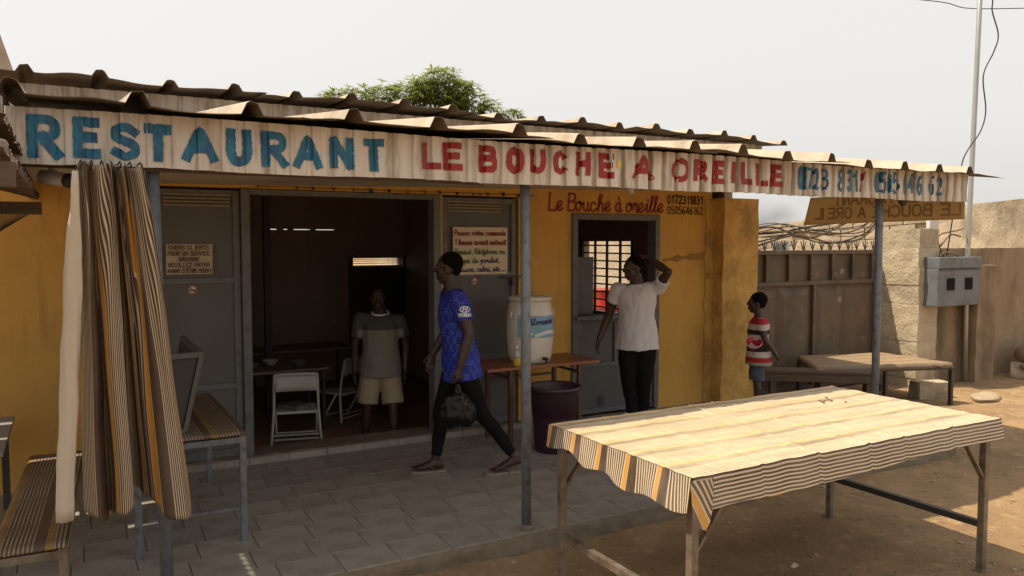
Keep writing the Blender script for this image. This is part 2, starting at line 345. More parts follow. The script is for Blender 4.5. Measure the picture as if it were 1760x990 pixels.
def catmull(P, per=8):
    P = [Vector(p) for p in P]; out = []
    for i in range(len(P) - 1):
        a, b, c, d = P[max(i - 1, 0)], P[i], P[i + 1], P[min(i + 2, len(P) - 1)]
        for k in range(per):
            t = k / per; out.append(.5 * ((2 * b) + (c - a) * t + (2 * a - 5 * b + 4 * c - d) * t * t + (3 * b - a - 3 * c + d) * t ** 3))
    out.append(P[-1]); return out

# ------------------------------------------------------------------ hand lettering (single strokes, '~' = rounded)
G = {
 'A': '0,0 3,10 6,0|1.2,3.4 4.8,3.4', 'B': '.5,0 .5,10|~.5,10 4.5,9.6 5.2,7.6 4.4,5.6 .5,5.3|~.5,5.3 5,5 6,2.6 4.8,.3 .5,0',
 'C': '~5.8,8.4 3.6,10 1,8.4 .2,5 1,1.6 3.6,0 5.9,1.6', 'D': '.5,0 .5,10|~.5,10 4.5,9 6,5 4.5,1 .5,0', 'E': '.5,0 .5,10|.5,10 5.8,10|.5,5.2 5,5.2|.5,0 6,0',
 'H': '.5,0 .5,10|5.5,0 5.5,10|.5,5 5.5,5', 'I': '3,0 3,10', 'L': '.6,10 .6,0|.6,0 6,0', 'N': '.5,0 .5,10|.5,10 5.5,0|5.5,0 5.5,10',
 'O': '~3,10 .8,8.4 .2,5 .8,1.6 3,0 5.2,1.6 5.8,5 5.2,8.4 3,10', 'P': '.5,0 .5,10|~.5,10 4.8,9.6 5.8,7.4 4.8,5.2 .5,4.8', 'R': '.5,0 .5,10|~.5,10 4.6,9.7 5.6,7.5 4.6,5.3 .5,5|2.6,5 6,0',
 'S': '~5.6,8.4 3.2,10 .6,8.8 .7,6.4 3,5.2 5.4,3.8 5.5,1.4 3,0 .3,1.6', 'T': '0,10 6,10|3,10 3,0', 'U': '~.5,10 .5,3 1.4,.6 3,0 4.6,.6 5.5,3 5.5,10', 'V': '0,10 3,0|3,0 6,10', 'Y': '0,10 3,5|6,10 3,5|3,5 3,0',
 'Z': '0,10 6,10|6,10 0,0|0,0 6,0', "'": '3,10 2.6,7.5', 'K': '.8,0 .8,10|5.6,10 .8,4.6|2,5.6 6,0',
 '0': '~3,10 1,8.2 .6,5 1,1.8 3,0 5,1.8 5.4,5 5,8.2 3,10', '1': '1.6,7.6 3.4,10|3.4,10 3.4,0', '2': '~.6,8 2.8,10 5.2,8.2 4.6,5.4 .5,0|.5,0 5.6,0', '3': '~.6,8.8 3,10 5.2,8 4.4,5.9 2.4,5.2|~2.4,5.2 5,4.6 5.6,2.2 3,0 .4,1.4',
 '4': '4.4,0 4.4,10|4.4,10 .4,3|.4,3 6,3', '5': '5.2,10 1.2,10|1.2,10 .9,5.6|~.9,5.6 3.4,6.4 5.5,4.4 5,1.4 2.6,0 .5,1', '6': '~5,9.4 2.4,8.6 .8,5 1,1.8 3,0 5.2,1.6 4.8,4.6 2.6,5.2 .9,3.4', '7': '.4,10 5.6,10|5.6,10 2.2,0',
 '8': '~3,10 1,8.6 1.4,6.4 3,5.3 5,3.6 5.2,1.4 3,0 .8,1.4 1,3.6 3,5.3 4.7,6.6 4.9,8.6 3,10', '.': '2.6,.2 3.4,.2|2.6,.9 3.4,.9', '/': '5.4,10 .6,0',
 'a': '~4.2,4.4 2.2,5.4 .6,3.6 .7,1.2 2.2,0 3.6,1.2 4.2,4.6|~4.2,5 4.2,1.2 5,0 6.4,1.2', 'b': '~0,1 2.4,7 2.6,9.8 1.6,10 1.2,6 1.2,1 2.6,0 4.4,1.4 4.4,4 3,5.2|~3,5.2 4.6,4.4 6,4.8', 'c': '~4.4,4.2 2.8,5.4 .9,3.8 .8,1.2 2.6,0 5.4,1.2',
 'd': '~4.2,4.2 2.2,5.4 .6,3.6 .7,1.2 2.2,0 3.8,1.4 4.4,5 4.4,10|~4.4,6 4.4,1.2 5.2,0 6.4,1.2', 'e': '~0,1.2 2.6,2.4 4.4,4.2 3,5.5 1.2,4.2 .9,1.6 2.6,0 5.4,1.4', 'h': '~0,1 2.8,7.6 2.6,10 1.4,9 1.2,4 1.2,0|~1.2,2.6 3,5.2 4.4,4.4 4.4,1.2 5.2,0 6.2,1',
 'i': '~.4,1.4 2,5.2 2,1.2 3,0 4.6,1.4|1.9,7.2 2.3,7.6', 'j': '~.6,2 2.4,5.2 2.4,0 2,-3.4 .6,-3.6 .8,-2 4,1.2|2.3,7.2 2.7,7.6', 'l': '~0,1.2 2.8,7.4 2.6,10 1.4,9.2 1.3,3 2.2,.2 4.2,1.2', 'm': '~0,3.8 .9,5.2 1,0|~1,3.4 2.2,5.3 3,4.4 3,0|~3,3.4 4.2,5.3 5,4.4 5,1 5.6,0 6.6,1',
 'n': '~0,3.8 1,5.2 1.1,0|~1.1,3 2.8,5.3 4.2,4.4 4.2,1.2 5,0 6.2,1.2', 'o': '~3.4,5.2 1.2,4.6 .7,2 2.2,0 4.2,1 4.6,3.8 3.2,5.3 3.6,4 6,4.6', 'p': '~.2,2.6 1.4,5.4 1.4,-4|~1.4,3.6 3,5.3 4.6,3.8 4.2,1 2.6,0 1.5,.9', 'r': '~.2,1.4 1.6,5.6 2.2,4.4 3.8,4.8 3.4,1.4 4.2,0 5.6,1.2',
 's': '~0,.8 2.4,5.4 2.8,3.6 4,1.6 2.8,0 1,.4|~2.8,0 4,0 5.4,1.2', 't': '~.2,1.6 2.6,8.6 2.2,2 3,0 4.8,1.4|.8,6.2 4.2,6.4', 'u': '~.2,3.8 .9,5.2 .9,1.6 2.2,0 4,1.6 4.2,5.2|~4.2,5.2 4.2,1.2 5,0 6.2,1.2', 'v': '~.2,4.4 1.2,5 2.2,.2 4.4,4.8 6,4.6', 'z': '~.6,5 4.4,5 .8,.2 5.2,.4', ',': '2.4,.6 1.6,-1.4',
}
WID = dict(i=4.2, l=3.9, t=4.4, j=4.2, r=5, I=3, **{' ': 3.4, "'": 2.6, ',': 3, '.': 4, '1': 4.6})
ACC = {'é': ('e', '2.6,7 4,8.6'), 'à': ('a', '2,8.8 3.4,7'), 'Ê': ('E', '1.4,11.4 3,12.6|3,12.6 4.6,11.4')}
def glyph(ch):
    extra = ''
    if ch in ACC: ch, extra = ACC[ch]; extra = '|' + extra
    if ch not in G: return []
    out = []
    for st in (G[ch] + extra).split('|'):
        rd = st.startswith('~'); P = [Vector((*map(float, q.split(',')), 0)) for q in st.lstrip('~').split()]
        out.append(catmull(P, 6) if rd else P)
    return out
def ribbon(mb, P, w, fn, k=0, jag=.0, cap=True, step=None, na=3):
    """painted stroke along 2D polyline P mapped by fn(x, y, layer)"""
    step = step or w * .6; Q = [P[0]]
    for a, b in zip(P, P[1:]):
        n = max(1, int((b - a).length / step)); Q += [a.lerp(b, i / n) for i in range(1, n + 1)]
    if cap:
        d0 = (Q[0] - Q[1]).normalized(); d1 = (Q[-1] - Q[-2]).normalized(); Q[0] = Q[0] + d0 * w * .4; Q[-1] = Q[-1] + d1 * w * .4
    vs = []; fs = []; NA = na
    for i, q in enumerate(Q):
        d = (Q[min(i + 1, len(Q) - 1)] - Q[max(i - 1, 0)]); d = d.normalized() if d.length > 1e-9 else Vector((1, 0, 0)); nn = Vector((-d.y, d.x, 0))
        for j in range(NA):
            s = (j / (NA - 1) - .5) * w * (1 + (jag * 2.2 * noise.noise(Vector((q.x * 70 + 31 * k, q.y * 70, j * 3.7))) if j in (0, NA - 1) else 0)); p = q + nn * s; vs.append(fn(p.x, p.y, k))
    for i in range(len(Q) - 1):
        for j in range(NA - 1): fs.append((i * NA + j, i * NA + j + 1, (i + 1) * NA + j + 1, (i + 1) * NA + j))
    mb.add(vs, fs)
def write(text, x, y, h, w, fn, wr=.85, slant=0, gap=1.2, width=None):
    """a whole line as one mesh builder; widths squeezed to fit when width is given"""
    tot = sum(WID.get(c if c not in ACC else ACC[c][0], 6.2) + gap for c in text)
    sx = (width / tot) if width else h / 10 * wr
    mb = MB(); k = 0; sy = h / 10
    for c in text:
        for P in glyph(c):
            ribbon(mb, [Vector((x + p.x * sx + p.y * sy * slant, y + p.y * sy, 0)) for p in P], w, fn, k % 7, .12); k += 1
        x += (WID.get(c if c not in ACC else ACC[c][0], 6.2) + gap) * sx
    return mb

# ------------------------------------------------------------------ ground and porch floor (setting)
def axis(lo, hi, fine0, fine1, step):
    a = []; x = fine0
    while x <= fine1 + 1e-6: a.append(x); x += step
    g = step; x = fine0
    while x > lo: g *= 1.6; x -= g; a.insert(0, x)
    g = step; x = fine1
    while x < hi: g *= 1.6; x += g; a.append(x)
    return a
gx = axis(-500, 700, -1.2, 11, .045); gy = axis(-500, 700, 1.6, 6.4, .045)
def gh(x, y):
    h = .012 * noise.noise(Vector((x * 1.1, y * 1.1, 0))) + .007 * noise.noise(Vector((x * 4, y * 4, 3))) - .011 * max(0, noise.noise(Vector((x * 5.5, y * 7, 8))) - .25) + .0045 * noise.noise(Vector((x * 11, y * 11, 3)))
    if x > 8: h += min(.1, (x - 8) * .012) * (1 if y < 9 else .5)
    return -.1 + h
mb = MB(); mb.v = [Vector((x, y, gh(x, y))) for y in gy for x in gx]; mb.uv = [(0, 0)] * len(mb.v); nx = len(gx)
mb.f = [(j * nx + i, j * nx + i + 1, (j + 1) * nx + i + 1, (j + 1) * nx + i) for j in range(len(gy) - 1) for i in range(nx - 1)]
ground = struct(mb.build('ground', m_dirt, smooth=True))
pf = MB(); PX0, PX1 = -3.0, 6.68
pf.box(PX0, PX1, 4.0, 6.42, -.3, -.011)
porch = struct(pf.build('porch_floor', m_mortar))
kb = MB()      # broken mortar edge along the front of the slab
def edge(u, v):
    x = PX0 + (PX1 - PX0) * u; a = v * math.pi / 2
    return Vector((x, 4.0 - .035 * math.sin(a) * (1 + .7 * noise.noise(Vector((x * 7, v * 2, 0)))) + .0, -.004 - .14 * (1 - math.cos(a)) + .01 * noise.noise(Vector((x * 11, v * 3, 5))) - .006))
kb.grid(edge, 240, 8); kb.build('porch_edge', m_mortar, porch)
TW, TD = .315, .27
tb = MB(); tb.box(-TW / 2 + .0024, TW / 2 - .0024, -TD / 2 + .0008, TD / 2 - .0008, -.014, 0)
tile0 = tb.build('tile', m_tile, porch, bevel=.001); first = True
offs = [1.24, 1.15, 1.22, 1.285, 1.515, 1.33, 1.2, 1.42, 1.3]
for r in range(9):
    x = offs[r] - 6 * TW
    while x < PX1 + .02:
        xc = x + TW / 2; sx = 1
        if xc + TW / 2 > PX1:
            w = PX1 - x
            if w < .05: break
            sx = w / TW; xc = x + w / 2
        if first: t = tile0; first = False
        else: t = tile0.copy(); COL.objects.link(t); t.parent = porch
        d = TD
        t.location = (xc, 4.0 + r * TD + TD / 2, random.uniform(-.001, .0012)); t.scale = (sx, 1, 1)
        t.rotation_euler = (random.uniform(-.004, .004), random.uniform(-.004, .004), random.uniform(-.003, .003)); x += TW

# ------------------------------------------------------------------ restaurant building
B = thing('restaurant_building', 'single storey ochre restaurant with grey doors and a white lettered metal canopy', 'building', (3.2, 6.4, 0))
def wallmesh(mb, axis_, u0, u1, z0, z1, t0, t1, holes):
    us = sorted({u0, u1, *[h[0] for h in holes], *[h[1] for h in holes]}); zs = sorted({z0, z1, *[h[2] for h in holes], *[h[3] for h in holes]})
    for a, b in zip(us, us[1:]):
        run = None
        for c, d in zip(zs, zs[1:]):
            um, zm = (a + b) / 2, (c + d) / 2
            if any(h[0] < um < h[1] and h[2] < zm < h[3] for h in holes):
                if run: seg(mb, axis_, a, b, *run, t0, t1); run = None
            else: run = (run[0], d) if run else (c, d)
        if run: seg(mb, axis_, a, b, *run, t0, t1)
def seg(mb, axis_, a, b, c, d, t0, t1):
    if axis_ == 'x': mb.box(a, b, t0, t1, c, d)
    else: mb.box(t0, t1, a, b, c, d)
mb = MB(); wallmesh(mb, 'x', -3.0, 6.1, -.3, 2.5, 6.4, 6.56, [(.18, 3.68, -.3, 2.17), (4.27, 5.36, -.3, 2.03)])
wall = mb.build('wall', m_wall, B)
mb = MB(); mb.box(6.1, 6.62, 6.22, 6.6, -.3, 2.22)
c_ = mb.mesh('column'); bm = bmesh.new(); bm.from_mesh(c_); bmesh.ops.subdivide_edges(bm, edges=bm.edges, cuts=22, use_grid_fill=True)
for v in bm.verts:
    q = v.co * 5; v.co += Vector((noise.noise(q) * .014 + noise.noise(q * 4) * .006, noise.noise(q + Vector((9, 0, 0))) * .014, 0))
for v in bm.verts: v.co -= ROOT[B.name]
bm.to_mesh(c_); bm.free(); put(c_, 'column', m_col, B)
mb = MB()      # rough mortar scar joining column and wall, and the smeared band across the wall
def scar(u, v): z = 2.2 * u; a = (v - .5); return Vector((6.085 + a * .16 + .03 * noise.noise(Vector((z * 6, 0, 1))), 6.392 - .02 * max(0, math.cos(a * 3)) * (1 + noise.noise(Vector((z * 9, a * 6, 2)))), z))
mb.grid(scar, 70, 6); mb.build('mortar_scar', m_col, B, smooth=True)
mb = MB()
def scar2(u, v): x = 5.42 + .62 * u; w = .03 + .05 * u + .05 * noise.noise(Vector((x * 9, 0, 0))); return Vector((x, 6.399 - .009 * math.sin(v * math.pi) * (1 + noise.noise(Vector((x * 24, v * 4, 4)))), 1.56 + .05 * u + .03 * noise.noise(Vector((x * 6, 3, 0))) + (v - .5) * max(.015, w)))
mb.grid(scar2, 40, 6); mb.build('mortar_smear', M('mortar_smear', (.42, .23, .055), .95, (.22, .12, .045), 9, .8, .6, 50), B, smooth=True)
# inner rooms
mb = MB(); FZ = -.22
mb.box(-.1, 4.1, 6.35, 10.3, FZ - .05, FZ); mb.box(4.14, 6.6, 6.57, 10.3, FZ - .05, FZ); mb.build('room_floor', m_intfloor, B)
mb = MB(); mb.box(-3, 6.6, 6.57, 10.5, 2.36, 2.4); mb.build('room_ceiling', m_int, B)
mb = MB(); wallmesh(mb, 'x', -.1, 6.6, FZ, 2.36, 10.3, 10.45, [(3.32, 4.02, 1.43, 1.53), (2.16, 2.36, 1.908, 1.921), (2.42, 2.5, 1.908, 1.92), (2.55, 2.8, 1.908, 1.92), (2.84, 3.12, 1.908, 1.919)])
mb.box(4.08, 4.16, 6.57, 10.3, FZ, 2.36); mb.box(-.14, -.1, 6.57, 10.3, FZ, 2.36)
mb.build('room_wall', m_int, B)
mb = MB(); wallmesh(mb, 'y', 6.6, 10.5, FZ - .1, 2.4, 6.48, 6.6, [(8.28, 9.42, .78, 1.76)]); mb.build('side_wall', m_int, B)
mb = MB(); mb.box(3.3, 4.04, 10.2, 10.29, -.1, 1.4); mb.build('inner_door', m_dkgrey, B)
for z in (1.455, 1.485, 1.51):
    MB().box(3.32, 4.02, 10.36, 10.39, z, z + .008).build('vent_slat', m_dkgrey, B)
for x in (3.27, 4.03): MB().box(x, x + .05, 10.24, 10.295, -.2, 1.58).build('inner_door_frame', m_grey, B)
# grille in the side window
gr = MB().box(6.47, 6.5, 8.25, 8.29, .76, 1.78).build('window_grille', m_dkgrey, B)
MB().box(6.47, 6.5, 9.41, 9.45, .76, 1.78).build('grille_stile', m_dkgrey, gr)
for y in (8.55, 8.85, 9.13): MB().bar((6.5, y, .78), (6.5, y, 1.76), .028).build('grille_bar', m_dkgrey, gr)
for i in range(9):
    z = .84 + i * .108; MB().bar((6.515, 8.28, z), (6.515, 9.42, z), .02).build('grille_bar', m_dkgrey, gr)
# threshold
mb = MB()
def thr(u, v):
    x = .2 + 3.5 * u; P = [(6.32, -.0), (6.325, .05), (6.335, .06), (6.6, .06), (6.6, -.22)]; y, z = P[round(v * 4)]
    return Vector((x, y + .008 * noise.noise(Vector((x * 6, v * 9, 0))), z + .007 * noise.noise(Vector((x * 8, v * 5, 2))) * (z > 0)))
mb.grid(thr, 120, 4); mb.build('threshold', m_mortar, B)
for x, w in [(-.05 + i * .31, .306) for i in range(14)]:
    if x < 4.25: MB().box(x, min(x + w, 4.27), 6.308, 6.322, .0, .052).build('skirting_tile', m_tile, B, bevel=.002)
# doors: left leaf, right leaf, frames, louvres
def leaf(x0, x1, name, lab, lx0, lx1):
    d = MB().box(x0, x1, 6.44, 6.47, .06, 2.15).build(name, m_grey, B, label=lab)
    for a, b, c, e in ((x0, x0 + .05, .06, 2.15), (x1 - .05, x1, .06, 2.15), (x0 + .05, x1 - .05, 1.43, 1.475), (x0 + .05, x1 - .05, .6, .645), (x0 + .05, x1 - .05, .06, .12), (x0 + .05, x1 - .05, 2.1, 2.15)):
        MB().box(a, b, 6.418, 6.4395, c, e).build('door_rail', m_frame, d, bevel=.003)
    for i in range(4):
        z = 2.03 + i * .022 * 1.2
        def lv(u, v, z=z): return Vector((lx0 + (lx1 - lx0) * u, 6.4395 - .03 * math.sin(v * math.pi * .85), z - .012 + .024 * v))
        MB().grid(lv, 1, 5).build('louvre', M('louvre_paint', (.3, .27, .22), .5, amt=.4), d, smooth=True)
    return d
dl = leaf(.2, 1.17, 'door_leaf', 'grey metal door leaf with the notice to customers', .62, 1.1)
dr = leaf(2.9, 3.66, 'door_leaf', 'grey metal door leaf with the takeaway notice', 2.95, 3.5)
for a, b, m in ((1.175, 1.24, m_frame), (2.80, 2.87, m_frame)):
    MB().box(a, b, 6.37, 6.5, .055, 2.165).build('door_jamb', m, B, bevel=.004)
MB().box(1.24, 2.80, 6.38, 6.5, 2.12, 2.165).build('door_head', m_frame, B, bevel=.004)
MB().box(2.872, 2.896, 6.40, 6.47, .06, 2.165).build('jamb_strip', m_wall, B)
MB().box(3.5, 3.7, 6.395, 6.415, 1.415, 1.435).box(3.6, 3.63, 6.39, 6.415, 1.34, 1.43).build('slide_bolt', m_darksteel, dr, bevel=.003)
# half door beside the barrel
fr = MB().box(4.272, 4.33, 6.37, 6.5, .02, 2.03).box(5.3, 5.358, 6.37, 6.5, .02, 2.03).box(4.33, 5.3, 6.37, 6.5, 1.97, 2.03).build('hatch_frame', m_frame, B, bevel=.004)
hd = MB().box(4.335, 5.295, 6.42, 6.45, .03, .98).build('half_door', m_grey, B)
for q in ((4.335, 4.39, .03, .98), (5.24, 5.295, .03, .98), (4.39, 5.24, .5, .54), (4.39, 5.24, .03, .08), (4.8, 4.84, .54, .94)): MB().box(q[0], q[1], 6.4, 6.4195, q[2], q[3]).build('door_rail', m_frame, hd, bevel=.003)
MB().box(4.3, 5.33, 6.33, 6.47, .98, 1.02).build('hatch_counter', m_frame, B, bevel=.004)
MB().tube([(4.62, 6.395, .1), (4.62, 6.395, .2), (4.66, 6.395, .2), (4.66, 6.395, .1)], .006).build('bolt', m_darksteel, hd)
MB().box(4.34, 4.62, 6.52, 6.55, 1.02, 1.6).build('open_shutter', m_grey, B)
# soffit, beams, posts
def cz(x): return 2.172 + .0205 * x
def slabz(x0, x1, y0, y1, dz, th): return MB().add([(x, y, cz(x) + dz + e) for x in (x0, x1) for y in (y0, y1) for e in (0, th)], [(0, 1, 3, 2), (4, 6, 7, 5), (0, 4, 5, 1), (2, 3, 7, 6), (0, 2, 6, 4), (1, 5, 7, 3)])
cf = slabz(-.2, 6.62, 3.99, 6.4, 0, .012).build('ceiling', m_soffit, B)
for x in (1.0, 2.2, 3.4, 4.6, 5.8): slabz(x, x + .02, 4.0, 6.39, -.006, .0055).build('ceiling_batten', m_soffit, cf)
MB().box(-.2, 2.02, 3.985, 4.02, 2.075, 2.1).build('canopy_rail', m_rust, B)
MB().box(2.02, 6.6, 3.99, 4.03, 2.1, 2.13).build('canopy_rail', m_soffit, B)
MB().tube([(1.98, 3.99, 2.088), (2.06, 3.99, 2.088)], .018).build('rail_end', m_rust, B)
for x, h in ((.37, 2.185), (2.39, 2.225), (5.67, 2.29)):
    p = MB().tube([(x, 4.06 if x > 1 else 4.04, -.12), (x - .012, 4.05, 1.1), (x - .02, 4.05, h)], .03, 18).build('canopy_post', m_post, B, smooth=True)
    if x < 5: MB().lathe([(.045, -.02), (.043, .012), (.032, .03)], (x, 4.05, 0), 16).build('post_foot', m_mortar, p)
MB().tube([(4.05, 5.2, 2.256), (4.05, 5.2, 2.2)], .05, 14).tube([(4.05, 5.2, 2.2), (4.06, 5.2, 2.15)], .025, 10).build('lamp_holder', m_whitemetal, B, smooth=True)
MB().tube([(.06, 4.05, 2.2), (.06, 4.05, 2.12)], .012).lathe([(.03, 0), (.014, .015), (.014, .04), (.03, .05)], (.06, 4.05, 2.08), 12).build('lamp_socket', m_darksteel, B)
MB().tube([(5.95, 4.05, 2.2), (5.95, 4.05, 2.12)], .012).lathe([(.012, -.03), (.03, -.01), (.04, .03), (.04, .05)], (5.95, 4.05, 2.07), 12).build('lamp_socket', m_darksteel, B)

# fascia with pressed ribs and lettering
def fy(x, z=2.2):
    amp = .009 + .022 * min(1, max(0, (x - .9) / 2.2)); t = (x / .108) % 1
    prof = 1 if t < .66 else (1 - (t - .66) / .05 if t < .71 else (0 if t < .95 else (t - .95) / .05))
    d = .008 * noise.noise(Vector((x * 3, z * 6, 1))) + .006 * noise.noise(Vector((x * 10, z * 12, 4))) + .004 * abs(noise.noise(Vector((x * 17, z * 5, 9))))
    return 3.965 - amp * prof - d
def ftop(x): return 2.325 + .006 * math.sin(x * 2.1) - .005 * x / 6
def fbot(x): return 2.085 + .004 * math.sin(x * 5) + .003 * noise.noise(Vector((x * 9, 0, 0)))
mb = MB()
mb.grid(lambda u, v: Vector((-.22 + 6.86 * u, fy(-.22 + 6.86 * u, fbot(0) + .24 * v), fbot(-.22 + 6.86 * u) * (1 - v) + ftop(-.22 + 6.86 * u) * v)), 1400, 14)
fas = mb.build('fascia', m_white_sheet, B, solid=.002)
LET = "R,-.15,-.01 E,.02,.14 S,.17,.30 T,.31,.43 A,.47,.63 U,.66,.79 R,.82,.96 A,.98,1.13 N,1.16,1.30 T,1.34,1.46 L,1.66,1.78 E,1.78,1.91 B,2.00,2.13 O,2.18,2.30 U,2.33,2.45 C,2.49,2.60 H,2.65,2.77 E,2.81,2.94 A,3.08,3.25 O,3.39,3.55 R,3.57,3.70 E,3.75,3.88 I,3.90,3.98 L,4.00,4.11 L,4.14,4.27 E,4.29,4.43 0,4.56,4.62 1,4.62,4.67 7,4.66,4.74 2,4.74,4.79 3,4.81,4.90 8,4.99,5.07 3,5.09,5.16 1,5.17,5.23 /,5.23,5.32 0,5.42,5.48 5,5.49,5.56 0,5.57,5.63 5,5.63,5.73 6,5.77,5.83 4,5.83,5.91 6,5.94,6.02 6,6.10,6.18 2,6.20,6.29"
def ff(x, y, k): return Vector((x, fy(x, y) - .0055 - .0005 * k, y))
for i, q in enumerate(LET.split()):
    ch, a, b = q.rsplit(',', 2); a = float(a); b = float(b)
    if i < 10: w, z0, z1, m = .041, 2.118, 2.29, m_blue
    elif i < 26: w, z0, z1, m = .037, 2.142, 2.295, m_red
    else: w, z0, z1, m = .021, 2.13, 2.292, (m_red if ch == '/' else m_blue)
    z0 += random.uniform(-.006, .006); z1 += random.uniform(-.006, .006)
    if i in (0, 2): z0 -= .01
    lm = MB(); k = 0
    for P in glyph(ch):
        sxx = (b - a - w) / 6
        ribbon(lm, [Vector((a + w / 2 + p.x * sxx, z0 + w / 2 + p.y * (z1 - z0 - w) / 10, 0)) for p in P], w * random.uniform(.92, 1.1), ff, k, .1, True, .006, 9); k += 1
    lm.build('letter', m, fas)
MB().grid(lambda u, v: ff(2.955 + .03 * u, 2.205 + .045 * v, 2), 3, 3).build('sticker', m_yellow, fas)
# left end flashing added to block sun; its punched holes shape the dapples
mb = MB(); ys = [3.97 + .012 * i for i in range(205)]; zs = [2.05, 2.27, 2.282, 2.294, 2.306, 2.4]
holes_y = [4.655, 4.715, 4.77, 4.83, 4.875, 4.955]
mb.v = [Vector((-.225, y, z)) for z in zs for y in ys]; mb.uv = [(0, 0)] * len(mb.v); n_ = len(ys)
for j in range(len(zs) - 1):
    for i in range(n_ - 1):
        yc = (ys[i] + ys[i + 1]) / 2
        if 1 <= j <= 3 and any(abs(yc - h) < (.021 if j == 2 else .013) for h in holes_y): continue
        mb.f.append((j * n_ + i, j * n_ + i + 1, (j + 1) * n_ + i + 1, (j + 1) * n_ + i))
mb.build('added_sun_flashing', m_white_sheet, B)
# roof sheets: trapezoid ribs, rising towards the back
def sheet(name, x0, x1, ribs, yf, yb, zf, slope, rh, mat, par, sag, seed):
    xs = set(); n = int((x1 - x0) / .045)
    for i in range(n + 1): xs.add(round(x0 + (x1 - x0) * i / n, 4))
    for r in ribs:
        for d in (-.062, -.05, -.024, .024, .05, .062): xs.add(round(r + d, 4))
    xs = sorted(x for x in xs if x0 <= x <= x1); ny = 14
    def z(x, y):
        h = 0
        for r in ribs:
            d = abs(x - r)
            if d < .05: h = max(h, rh * min(1, (.05 - d) / .03))
        near = math.exp(-(y - yf) * 2.2)
        k = noise.noise(Vector((x * 1.6, seed, 0)))
        return zf - .006 * x + slope * (y - yf) + h + near * (sag * k + .4 * sag * noise.noise(Vector((x * 6, seed + 3, 0))))
    mb = MB(); vs = []
    for j in range(ny + 1):
        for x in xs:
            y = yf + (yb - yf) * (j / ny) ** 1.6
            if j == 0: y += .03 * noise.noise(Vector((x * 2.5, seed, 2)))
            vs.append(Vector((x, y, z(x, y))))
    m = len(xs); mb.add(vs, [(j * m + i, j * m + i + 1, (j + 1) * m + i + 1, (j + 1) * m + i) for j in range(ny) for i in range(m - 1)])
    o = mb.build(name, mat, par, solid=.003); me = o.data
    if sum(p.normal.z for p in me.polygons) < 0: me.flip_normals()
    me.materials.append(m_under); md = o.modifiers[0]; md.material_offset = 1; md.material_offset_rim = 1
    return o
ribs1 = [-.19, .28, .76, 1.24, 1.69, 2.18, 2.6, 3.03, 3.47, 3.86, 4.29, 4.73, 5.16, 5.59, 6.04, 6.47]
def cut(ribs, x0, x1): return [r for r in ribs if x0 + .03 < r < x1 - .03]
for i, (a, b) in enumerate([(-.24, 1.02), (.98, 2.4), (2.36, 3.66), (3.62, 4.95), (4.91, 6.93)]):
    sheet('canopy_roof_sheet', a, b, cut(ribs1, a - .01, b), 3.80 - .025 * (i % 2), 6.12, 2.345 + .004 * (i % 2), .112, .06, m_roof, B, .03, 1.7 + i)
ribs2 = [-.21 + .42 * i for i in range(17)]
for i, (a, b) in enumerate([(-.42, 1.27), (1.23, 2.95), (2.91, 4.63), (4.59, 6.56)]):
    sheet('main_roof_sheet', a, b, cut(ribs2, a, b), 5.82 - .02 * (i % 2), 10.8, 2.815 + .004 * (i % 2), .05, .047, m_roof, B, .035, 21.3 + i)
def fy2(x, z):
    t = (x / .105) % 1; prof = 1 if t < .6 else (1 - (t - .6) / .1 if t < .7 else (0 if t < .88 else (t - .88) / .12))
    return 6.06 - .014 * prof - .018 * noise.noise(Vector((x * 4, z * 9, 3))) * (z - 2.45) * 3
mb = MB(); mb.grid(lambda u, v: Vector((-.42 + 6.9 * u, fy2(-.42 + 6.9 * u, 2.47 + .31 * v), 2.47 + .31 * v)), 700, 7); mb.build('main_roof_fascia', m_white_sheet, B, solid=.002)
# wall lettering
fw = lambda x, y, k: Vector((x, 6.3955 - .0006 * k, y))
write('Le Bouche à oreille', 4.0, 2.055, .165, .02, fw, slant=.1, width=1.42, gap=-.2).build('wall_lettering', m_redw, B)
write('0172311831', 5.47, 2.155, .082, .013, fw, width=.5, gap=1).build('phone_number', m_blackp, B)
write('0505646162', 5.47, 2.045, .078, .009, fw, width=.5, gap=1).build('phone_number', m_blackp, B)

# ------------------------------------------------------------------ notices on the doors
def notice(name, x0, x1, z0, z1, mat, lines, lab, ys=6.4):
    t = thing(name, lab, 'notice', ((x0 + x1) / 2, ys, z0))
    MB().grid(lambda u, v: Vector((x0 + (x1 - x0) * u + .004 * v, ys - .004 - .004 * math.sin(u * 7 + v * 3), z0 + (z1 - z0) * v)), 12, 8).build('sheet', mat, t, solid=.002)
    for txt, m, xo, wd, zz, h, w, sl in lines:
        write(txt, x0 + xo, z0 + zz, h, w, lambda x, y, k: Vector((x, ys - .0125 - .0003 * k, y)), slant=sl, width=wd, gap=.6 if sl else 1.4).build('lettering', m, t)
    return t
notice('takeaway_notice', 3.0, 3.56, 1.455, 1.885, m_paper, [
    ('Passez votre commande', m_redw, .015, .53, .355, .05, .0075, .1), ('1 heure avant retrait', m_redw, .015, .53, .27, .052, .0085, .1),
    ('Braisé, Kédjénou ou', m_green, .015, .52, .185, .05, .0075, .1), ('soupe de ', m_green, .015, .26, .105, .05, .0075, .1), ('poulet,', m_navy, .28, .2, .105, .05, .0075, .1), ('poisson, cabri, etc...', m_navy, .015, .53, .025, .05, .0075, .1)],
    'cream notice with red, green and blue handwriting on the right grey door', 6.416)
